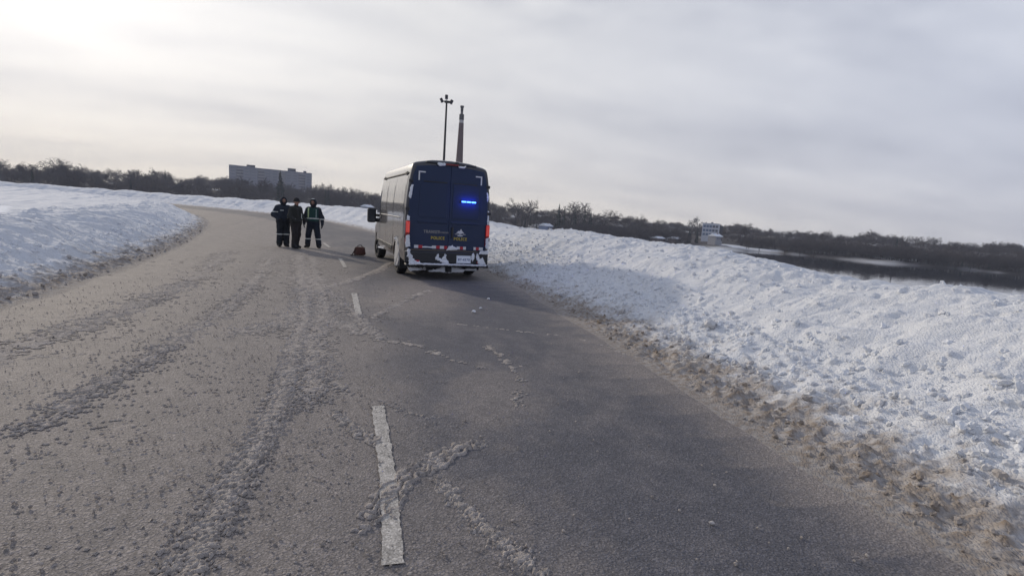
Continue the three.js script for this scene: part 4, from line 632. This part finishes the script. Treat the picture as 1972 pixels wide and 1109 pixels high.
for (const [pts, dep, z, k, rg] of [
  [[[-0.97, 0.68], [-0.92, 0.70], [-0.91, 0.62], [-0.85, 0.57], [-0.84, 0.49], [-0.77, 0.43], [-0.66, 0.395], [-0.90, 0.39], [-0.92, 0.46], [-0.95, 0.56]], 0.05, SB, 1, 0.035],
  [[[-0.30, 0.50], [-0.25, 0.62], [-0.235, 0.53], [-0.17, 0.50], [-0.10, 0.53], [-0.075, 0.64], [-0.045, 0.50], [0.0, 0.42], [-0.10, 0.40], [-0.18, 0.45]], 0.035, SB, 2, 0.03],
  [[[-0.92, 0.370], [0.93, 0.370], [0.93, 0.384], [-0.92, 0.388]], 0.03, SB + 0.06, 3, 0.012],
  [[[0.70, 0.56], [0.73, 0.64], [0.78, 0.50], [0.86, 0.55], [0.93, 0.41], [0.76, 0.41], [0.75, 0.48]], 0.035, SB, 4, 0.025],
  [[[0.60, 0.63], [0.63, 0.65], [0.635, 0.54], [0.60, 0.48], [0.585, 0.56]], 0.03, SB, 5, 0.02],
  [[[-0.02, 0.72], [0.02, 0.77], [0.10, 0.82], [0.15, 0.78], [0.22, 0.76], [0.22, 0.72]], 0.03, 0.042, 6, 0.02],
  [[[0.78, 0.66], [0.99, 0.66], [0.98, 0.715], [0.80, 0.71]], 0.03, SB, 7, 0.015],
  [[[-0.985, 1.00], [-0.94, 1.02], [-0.925, 0.88], [-0.91, 0.78], [-0.985, 0.76], [-1.00, 0.88]], 0.03, 0.078, 8, 0.02], [[[0.94, 1.0], [0.985, 1.03], [0.99, 0.78], [0.945, 0.80]], 0.03, 0.078, 9, 0.02],
  [[[-0.98, 1.36], [-0.93, 1.35], [-0.94, 1.44], [-0.97, 1.46]], 0.02, 0.03, 10, 0.012], [[[0.955, 1.36], [0.985, 1.36], [0.98, 1.66], [0.965, 1.68]], 0.02, 0.01, 11, 0.01],
  [[[-0.95, 1.92], [-0.91, 2.14], [-0.88, 2.16], [-0.90, 1.98], [-0.92, 1.86]], 0.025, 0.02, 12, 0.02], [[[0.92, 1.98], [0.945, 1.92], [0.95, 2.02], [0.91, 2.12]], 0.02, 0.02, 13, 0.015],
  [[[-0.32, 2.70], [-0.16, 2.695], [-0.18, 2.66], [-0.28, 2.64], [-0.33, 2.665]], 0.03, 0.055, 14, 0.015], [[[0.17, 2.66], [0.33, 2.66], [0.34, 2.70], [0.30, 2.645], [0.18, 2.645]], 0.02, 0.055, 15, 0.006],
  [[[-0.42, 0.20], [-0.20, 0.24], [0.0, 0.33], [0.06, 0.35], [0.14, 0.29], [0.46, 0.25], [0.44, 0.20], [0.10, 0.175]], 0.05, -0.04, 16, 0.02], [[[-0.85, 0.20], [-0.5, 0.23], [-0.5, 0.25], [-0.9, 0.26]], 0.04, -0.06, 17, 0.02], [[[0.5, 0.235], [0.76, 0.235], [0.76, 0.265], [0.5, 0.265]], 0.03, -0.05, 18, 0.01],
  [[[-0.60, 0.755], [-0.38, 0.755], [-0.38, 0.772], [-0.60, 0.772]], 0.012, ZD + 0.002, 19, 0.006]]) part('caked_snow', snowSlab(pts, dep, k, rg).translate(0, 0, z), vanSnow, van);
// snow thrown up around the rear wheels, on the sill and on the roof
for (const sd of [-1, 1]) {
  part('caked_snow', (() => { const g = snowSlab([[-0.46, 0.88], [-0.30, 0.94], [-0.16, 0.80], [-0.02, 0.62], [-0.02, 0.36], [-0.16, 0.24], [-0.48, 0.20], [-0.56, 0.30], [-0.50, 0.55]], 0.05, 30 + sd, 0.03); g.rotateY(sd * Math.PI / 2); return g.translate(sd * 0.99, 0, sd < 0 ? -0.60 : -0.60 - 0.5); })(), std(0.50, 0.49, 0.48, 0.9, { bumpMap: snowBump, bumpScale: 0.01 }), van);
  part('caked_snow', place(clodGeo(3 + sd).scale(0.10, 0.10, 0.22), sd * 0.99, 0.86, -1.08), vanSnow, van); part('caked_snow', place(clodGeo(6 + sd).scale(0.12, 0.055, 0.42), sd * 0.97, 0.40, -3.9), vanSnow, van);
  part('caked_snow', place(clodGeo(9 + sd).scale(0.09, 0.20, 0.24), sd * 0.80, 0.40, -0.52), std(0.45, 0.44, 0.43, 0.9), van);
}

// ------------------------------------------------------------------ people
function capsuleD(p, b) { const [a, c, ra, rb] = b, ex = c[0] - a[0], ey = c[1] - a[1], ez = c[2] - a[2], l2 = ex * ex + ey * ey + ez * ez || 1e-9, px = p[0] - a[0], py = p[1] - a[1], pz = p[2] - a[2], t = clamp((px * ex + py * ey + pz * ez) / l2, 0, 1), qx = px - ex * t, qy = py - ey * t, qz = pz - ez * t; return Math.sqrt(qx * qx + qy * qy + qz * qz) - lerp(ra, rb, t); }
function field(bones, k) { return (p) => { let d = 1e3; for (const b of bones) { const e = capsuleD(p, b); if (e > d + k) continue; if (e < d - k) { d = e; continue; } const h = clamp(0.5 + 0.5 * (d - e) / k, 0, 1); d = lerp(d, e, h) - k * h * (1 - h); } return d; }; }
function march(f, min, max, res) {
  const mc = new MarchingCubes(res, whiteMat, false, false, 120000); mc.isolation = 0; const half = res / 2, sx = (max[0] - min[0]) / 2, sy = (max[1] - min[1]) / 2, sz = (max[2] - min[2]) / 2, cx = (max[0] + min[0]) / 2, cy = (max[1] + min[1]) / 2, cz = (max[2] + min[2]) / 2;
  const p = [0, 0, 0]; for (let k = 0; k < res; k++) for (let j = 0; j < res; j++) for (let i = 0; i < res; i++) { p[0] = cx + sx * (i - half) / half; p[1] = cy + sy * (j - half) / half; p[2] = cz + sz * (k - half) / half; mc.field[k * res * res + j * res + i] = -f(p); }
  mc.update(); const n = mc.count, P = mc.positionArray.slice(0, n * 3); for (let i = 0; i < n; i++) { P[i * 3] = cx + sx * P[i * 3]; P[i * 3 + 1] = cy + sy * P[i * 3 + 1]; P[i * 3 + 2] = cz + sz * P[i * 3 + 2]; }
  let g = new THREE.BufferGeometry(); g.setAttribute('position', new THREE.BufferAttribute(P, 3)); g = mergeVertices(g, 1e-5); g.computeVertexNormals();
  let s = 0; const q = g.attributes.position, m = g.attributes.normal; for (let i = 0; i < q.count; i += 7) { const a = [q.getX(i) + 0.01 * m.getX(i), q.getY(i) + 0.01 * m.getY(i), q.getZ(i) + 0.01 * m.getZ(i)]; s += Math.sign(f(a)); }
  if (s < 0) { const I = g.index.array; for (let i = 0; i < I.length; i += 3) { const t = I[i]; I[i] = I[i + 1]; I[i + 1] = t; } g.computeVertexNormals(); }
  return g;
}
function handBones(w, dir, sd) {   // glove at wrist w, fingers along dir (unit), palm facing inwards
  const D = new THREE.Vector3(...dir).normalize(), X = new THREE.Vector3(0, 0, 1).addScaledVector(D, -D.z).normalize(), Nn = new THREE.Vector3().crossVectors(D, X), W = new THREE.Vector3(...w), pt = (a, b, c) => W.clone().addScaledVector(D, a).addScaledVector(X, b).addScaledVector(Nn, c * sd).toArray(), B = [];
  for (const x of [-0.026, -0.008, 0.010, 0.026]) B.push([pt(0.0, x * 0.7, 0), pt(0.085, x, 0), 0.020, 0.017]);
  [[-0.031, 0.060, 0.0095], [-0.011, 0.078, 0.0105], [0.010, 0.082, 0.0105], [0.030, 0.072, 0.010]].forEach(([x, l, r]) => { B.push([pt(0.085, x, 0), pt(0.085 + l * 0.55, x * 1.15, 0.012), r, r]); B.push([pt(0.085 + l * 0.55, x * 1.15, 0.012), pt(0.085 + l * 0.9, x * 1.1, 0.036), r, r * 0.85]); });
  B.push([pt(0.025, 0.028, 0.004), pt(0.062, 0.056, 0.014), 0.015, 0.012]); B.push([pt(0.062, 0.056, 0.014), pt(0.10, 0.060, 0.030), 0.012, 0.010]); return B;
}
function colored(g, f) { const p = g.attributes.position, n = g.attributes.normal, c = new Float32Array(p.count * 3); for (let i = 0; i < p.count; i++) { const k = f(p.getX(i), p.getY(i), p.getZ(i), n.getX(i), n.getY(i), n.getZ(i)); c.set(k, i * 3); } g.setAttribute('color', new THREE.BufferAttribute(c, 3)); return g; }
function cut(g, test, out) { const p = g.attributes.position, n = g.attributes.normal, I = g.index.array, P = []; const ok = new Uint8Array(p.count); for (let i = 0; i < p.count; i++) ok[i] = test(p.getX(i), p.getY(i), p.getZ(i)) ? 1 : 0; for (let i = 0; i < I.length; i += 3) if (ok[I[i]] && ok[I[i + 1]] && ok[I[i + 2]]) for (let k = 0; k < 3; k++) { const v = I[i + k]; P.push(p.getX(v) + n.getX(v) * out, p.getY(v) + n.getY(v) * out, p.getZ(v) + n.getZ(v) * out); } const h = new THREE.BufferGeometry(); h.setAttribute('position', new THREE.Float32BufferAttribute(P, 3)); if (!P.length) return null; const m = mergeVertices(h, 1e-5); m.computeVertexNormals(); return m; }
const clothMat = new THREE.MeshStandardMaterial({ vertexColors: true, roughness: 0.9 }), bandMat = std(0.62, 0.64, 0.60, 0.35), vestMat = std(0.010, 0.050, 0.042, 0.8), limeMat = std(0.50, 0.60, 0.30, 0.4);
function person(o) {
  const t = thing('person', o.label, 'person', [o.x, 0.006, o.z], o.turn, 'people in dark work clothes standing on the road');
  const S = o.bulk ?? 1, hipY = 0.92, L = o.legs, A = o.arms, bones = [], legs = [];
  for (const k of [0, 1]) { const [kn, an, toe] = L[k], sd = k ? 1 : -1, hip = [sd * 0.095, hipY, 0]; legs.push([hip, kn, 0.118 * S, 0.095 * S], [kn, [an[0], an[1] + 0.04, an[2]], 0.092 * S, 0.090 * S]); bones.push(...legs.slice(-2), [[an[0], 0.075, an[2] - 0.03], [an[0], 0.085, an[2] + 0.02], 0.068, 0.066], [[an[0], 0.062, an[2]], [toe[0], 0.050, toe[2]], 0.060, 0.048]); }
  bones.push([[-0.07, 0.95, 0], [-0.095, 1.36, -0.01], 0.140 * S, 0.135 * S], [[0.07, 0.95, 0], [0.095, 1.36, -0.01], 0.140 * S, 0.135 * S], [[0, 0.86, 0], [0, 1.0, 0], 0.13 * S, 0.14 * S], [[-0.17, 1.41, -0.01], [0.17, 1.41, -0.01], 0.082, 0.082], [[0, 1.42, -0.01], [0, 1.53, 0.01], 0.075, 0.068]);
  const hands = [];
  for (const k of [0, 1]) { const [el, wr, hd] = A[k], sd = k ? 1 : -1; bones.push([[sd * 0.195, 1.40, -0.01], el, 0.080 * S, 0.070 * S], [el, wr, 0.068 * S, 0.052]); if (hd) hands.push(handBones(wr, hd, sd)); }
  // wrinkled cloth: shallow folds in the surface
  const f0 = field(bones, 0.045), f = (p) => { const d = f0(p); return d > 0.05 || d < -0.05 || p[1] < 0.12 ? d : d + 0.007 * N3(p[0] * 9, p[1] * 15, p[2] * 9 + o.seed) + 0.004 * N3(p[0] * 24, p[1] * 30, p[2] * 24); };
  const body = march(f, [-0.55, 0, -0.42], [0.55, 1.62, 0.42], 132);
  const [hx, hy, hz] = o.head ?? [0, 1.635, 0.03], cs = Math.cos(o.look ?? 0), sn = Math.sin(o.look ?? 0), hp = (x, y, z) => [hx + x * cs + z * sn, hy + y, hz - x * sn + z * cs];
  const HB = [[hp(0, 0.028, -0.012), hp(0, 0.030, 0.012), 0.086, 0.082], [hp(0, -0.02, 0.015), hp(0, -0.075, 0.035), 0.070, 0.042], [hp(0, -0.05, -0.02), hp(0, -0.14, -0.02), 0.056, 0.060], [hp(0, 0.012, 0.088), hp(0, -0.030, 0.104), 0.010, 0.015], [hp(-0.036, 0.028, 0.070), hp(0.036, 0.028, 0.070), 0.020, 0.020], [hp(-0.022, -0.062, 0.066), hp(0.022, -0.062, 0.066), 0.013, 0.013], [hp(-0.082, 0.01, -0.005), hp(-0.084, -0.03, -0.002), 0.014, 0.011], [hp(0.082, 0.01, -0.005), hp(0.084, -0.03, -0.002), 0.014, 0.011]];
  const head = march(field(HB, 0.022), [hx - 0.13, hy - 0.17, hz - 0.14], [hx + 0.13, hy + 0.14, hz + 0.16], 72);
  const geos = [colored(body, (x, y, z) => { if (y < 0.15) return o.boot; const n = 1 + 0.12 * N3(x * 20, y * 20, z * 20); const c = y < 0.93 ? o.trousers : o.jacket; return [c[0] * n, c[1] * n, c[2] * n]; })];
  geos.push(colored(head, (x, y, z) => { const dx = x - hx, dz = z - hz, lx = dx * cs - dz * sn, lz = dx * sn + dz * cs, ly = y - hy; if (lz > 0.05 && Math.abs(ly - 0.018) < 0.009 && Math.abs(Math.abs(lx) - 0.032) < 0.013) return [0.03, 0.022, 0.02]; if (lz > 0.05 && Math.abs(ly + 0.062) < 0.006 && Math.abs(lx) < 0.024) return [0.22, 0.09, 0.08]; return o.hide && ly < -0.02 ? [0.02, 0.02, 0.024] : [0.36, 0.21, 0.155]; }));
  hands.forEach((B) => { const m = [1e9, 1e9, 1e9], M = [-1e9, -1e9, -1e9]; B.forEach((b) => [b[0], b[1]].forEach((q) => q.forEach((v, c) => { m[c] = Math.min(m[c], v - 0.03); M[c] = Math.max(M[c], v + 0.03); }))); geos.push(colored(march(field(B, 0.008), m, M, 56), () => [0.018, 0.018, 0.020])); });
  part('body', mergeGeometries(geos.map((g) => { const h = g.index ? g.toNonIndexed() : g; h.deleteAttribute('uv'); return h; })), clothMat, t);
  for (const [name, test, mat, out] of o.cuts(bones, legs)) { const g = cut(body, test, out); if (g) part(name, g, mat, t); }
  if (o.hood) { // hood: an open shell round the head with a rolled rim
    const g = new THREE.SphereGeometry(0.135, 28, 20, -Math.PI / 2 + 0.62 + Math.PI, TP - 1.24, 0, 2.5).scale(0.92, 1.12, 1.05); const p = g.attributes.position; for (let i = 0; i < p.count; i++) { const k = 1 + 0.03 * N3(p.getX(i) * 12, p.getY(i) * 12, p.getZ(i) * 12); p.setXYZ(i, p.getX(i) * k, p.getY(i) * k, p.getZ(i) * k); } g.computeVertexNormals(); g.rotateY(-Math.PI / 2 + Math.PI / 2);
    const h = part('hood', g, std(...o.jacket, 0.9, { side: THREE.DoubleSide }), t); h.position.set(hx, hy + 0.01, hz - 0.02); h.rotation.y = o.look ?? 0;
    part('hood_rim', new THREE.TorusGeometry(0.098, 0.018, 8, 28).scale(0.82, 1.12, 1).translate(0, 0.0, 0.105), std(o.jacket[0] * 0.8, o.jacket[1] * 0.8, o.jacket[2] * 0.8, 0.95), h);
  }
  if (o.cap) { const g = new THREE.SphereGeometry(0.104, 24, 14, 0, TP, 0, 1.75).scale(0.95, 1.08, 1.04), c = part('knit_cap', g, std(...o.cap, 0.95), t); c.position.set(hx, hy + 0.052, hz - 0.004); part('cap_cuff', new THREE.TorusGeometry(0.099, 0.016, 8, 28).rotateX(Math.PI / 2).scale(0.96, 1.3, 1.06).translate(0, -0.012, 0), std(...o.cap.map((v) => v * 1.15), 0.95), c); }
  t.scale.setScalar(0.95); return t;
}
const near = (x, y, z, b, r) => capsuleD([x, y, z], [b[0], b[1], 0, 0]) < r;
const NAVY = [0.016, 0.022, 0.036], BLACK = [0.016, 0.016, 0.019];
// hooded, broad, arms folded in front
person({ x: -8.02, z: -17.75, turn: 0.62, seed: 1, bulk: 1.16, hood: true, hide: true, look: 0.05, jacket: NAVY, trousers: [0.014, 0.018, 0.024], boot: BLACK, label: 'hooded person in a bulky navy work suit, hands together at the waist, reflective knee bands',
  legs: [[[-0.11, 0.5, 0.03], [-0.12, 0.10, -0.01], [-0.15, 0, 0.15]], [[0.11, 0.5, 0.02], [0.115, 0.10, -0.02], [0.14, 0, 0.14]]],
  arms: [[[-0.33, 1.15, 0.0], [-0.19, 1.00, 0.17], [0.85, -0.25, 0.45]], [[0.33, 1.16, 0.0], [0.17, 1.02, 0.18], [-0.85, -0.2, 0.45]]],
  cuts: (b, l) => [['reflective_band', (x, y, z) => y > 0.44 && y < 0.49, bandMat, 0.005], ['reflective_band', (x, y, z) => x < -0.19 && y > 1.23 && y < 1.275, bandMat, 0.005], ['reflective_band', (x, y, z) => x > 0.19 && y > 1.23 && y < 1.275, bandMat, 0.005], ['reflective_band', (x, y, z) => z > 0 && Math.abs(x + 0.07) < 0.07 && y > 1.29 && y < 1.33, bandMat, 0.005], ['reflective_band', (x, y, z) => x > 0.10 && z > 0.06 && y > 1.04 && y < 1.09, bandMat, 0.006]] });
// toque, brown jacket, turned sideways
person({ x: -7.44, z: -17.42, turn: 1.25, seed: 2, bulk: 1.08, cap: [0.016, 0.016, 0.018], look: -0.5, jacket: [0.022, 0.023, 0.021], trousers: [0.022, 0.018, 0.019], boot: BLACK, label: 'person in black knit cap and dark olive jacket, sideways between the other two',
  legs: [[[-0.10, 0.5, 0.05], [-0.10, 0.10, 0.02], [-0.12, 0, 0.18]], [[0.10, 0.5, 0.0], [0.10, 0.10, -0.08], [0.12, 0, 0.08]]],
  arms: [[[-0.29, 1.13, -0.02], [-0.21, 0.98, 0.20], [0.3, -0.2, 0.9]], [[0.29, 1.13, 0.0], [0.22, 1.00, 0.22], [-0.3, -0.2, 0.9]]],
  cuts: () => [['reflective_band', (x, y, z) => y > 1.02 && y < 1.07 && z < 0.13 && Math.abs(x) < 0.25, bandMat, 0.005], ['reflective_band', (x, y, z) => Math.abs(x - 0.12) < 0.022 && y > 1.07 && y < 1.25 && z > -0.3, bandMat, 0.005]] });
// hooded, green vest, legs apart
person({ x: -7.10, z: -18.05, turn: 0.12, seed: 3, bulk: 1.06, hood: true, hide: true, look: 0.0, jacket: [0.015, 0.020, 0.030], trousers: [0.014, 0.020, 0.034], boot: BLACK, label: 'hooded person in a dark green safety vest, legs apart, reflective shin bands',
  legs: [[[-0.16, 0.49, 0.03], [-0.19, 0.10, 0.0], [-0.23, 0, 0.15]], [[0.17, 0.49, 0.03], [0.21, 0.10, 0.0], [0.27, 0, 0.14]]],
  arms: [[[-0.30, 1.12, -0.02], [-0.31, 0.89, 0.06], [0.05, -0.95, 0.25]], [[0.31, 1.12, -0.02], [0.34, 0.88, 0.05], [-0.03, -0.96, 0.25]]],
  cuts: () => [['safety_vest', (x, y, z) => y > 0.98 && y < 1.47 && Math.abs(x) < 0.205 - 0.2 * Math.max(0, y - 1.38), vestMat, 0.006], ['reflective_band', (x, y, z) => y > 1.06 && y < 1.11 && Math.abs(x) < 0.22, bandMat, 0.010], ['reflective_strap', (x, y, z) => z > 0.02 && Math.abs(x + 0.135) < 0.024 && y > 1.11 && y < 1.46, limeMat, 0.010], ['reflective_strap', (x, y, z) => z > 0.02 && Math.abs(x - 0.135) < 0.020 && y > 1.11 && y < 1.42, std(0.20, 0.26, 0.25, 0.4), 0.010], ['reflective_band', (x, y, z) => x > 0.235 && y > 1.05 && y < 1.10, bandMat, 0.005], ['reflective_band', (x, y, z) => x < -0.25 && y > 1.02 && y < 1.07, bandMat, 0.005], ['reflective_band', (x, y, z) => y > 0.315 && y < 0.36, bandMat, 0.005]] });
{ const last = scene.children.filter((c) => c.name.startsWith('person')).at(-1); part('hood_snow', clodGeo(4).scale(0.075, 0.022, 0.07).translate(0, 1.795, 0.02), std(0.75, 0.77, 0.8, 0.9), last); }

// ------------------------------------------------------------------ bag on the road
{
  const t = thing('bag', 'small dark brown bag with a loose strap lying on the lane', 'bag', [-4.98, 0.006, -16.5], 0.35), lea = std(0.095, 0.034, 0.022, 0.75), ed = std(0.030, 0.014, 0.011, 0.7);
  const g = new RoundedBoxGeometry(0.36, 0.27, 0.24, 8, 0.07), p = g.attributes.position; for (let i = 0; i < p.count; i++) { const x = p.getX(i), y = p.getY(i), z = p.getZ(i), k = 1 + 0.10 * N3(x * 7, y * 7, z * 7) - 0.12 * (y > 0 ? y / 0.14 : 0); p.setXYZ(i, x * k + 0.02 * y, y * (1 + 0.06 * N3(x * 9, 2, z * 9)), z * k); } g.computeVertexNormals();
  part('bag_body', g.translate(0, 0.142, 0), lea, t); part('flap', place(new THREE.SphereGeometry(0.13, 18, 10, 0, TP, 0, 1.4).scale(1.2, 0.30, 0.85), 0.01, 0.235, 0.0, 0.05, 0, -0.05), ed, t); part('front_pocket', place(new RoundedBoxGeometry(0.22, 0.15, 0.05, 4, 0.022), 0, 0.11, 0.112), lea, t);
  part('piping', merge([tubeBetween([-0.15, 0.03, 0.105], [-0.13, 0.26, 0.09], 0.012, 0.012, 8), tubeBetween([0.15, 0.03, 0.105], [0.145, 0.26, 0.09], 0.012, 0.012, 8)]), ed, t);
  part('strap', new THREE.TubeGeometry(new THREE.CatmullRomCurve3([[-0.12, 0.22, 0.06], [-0.20, 0.10, 0.09], [-0.23, 0.03, 0.10], [-0.28, 0.018, 0.08], [-0.25, 0.016, 0.16], [-0.15, 0.02, 0.14]].map((q) => new THREE.Vector3(...q))), 30, 0.013, 8), ed, t);
  part('carry_handle', new THREE.TubeGeometry(new THREE.CatmullRomCurve3([[-0.07, 0.27, 0], [-0.05, 0.32, 0.01], [0.05, 0.325, 0.01], [0.08, 0.275, 0]].map((q) => new THREE.Vector3(...q))), 16, 0.012, 8), ed, t);
}

renderer.render(scene, camera);
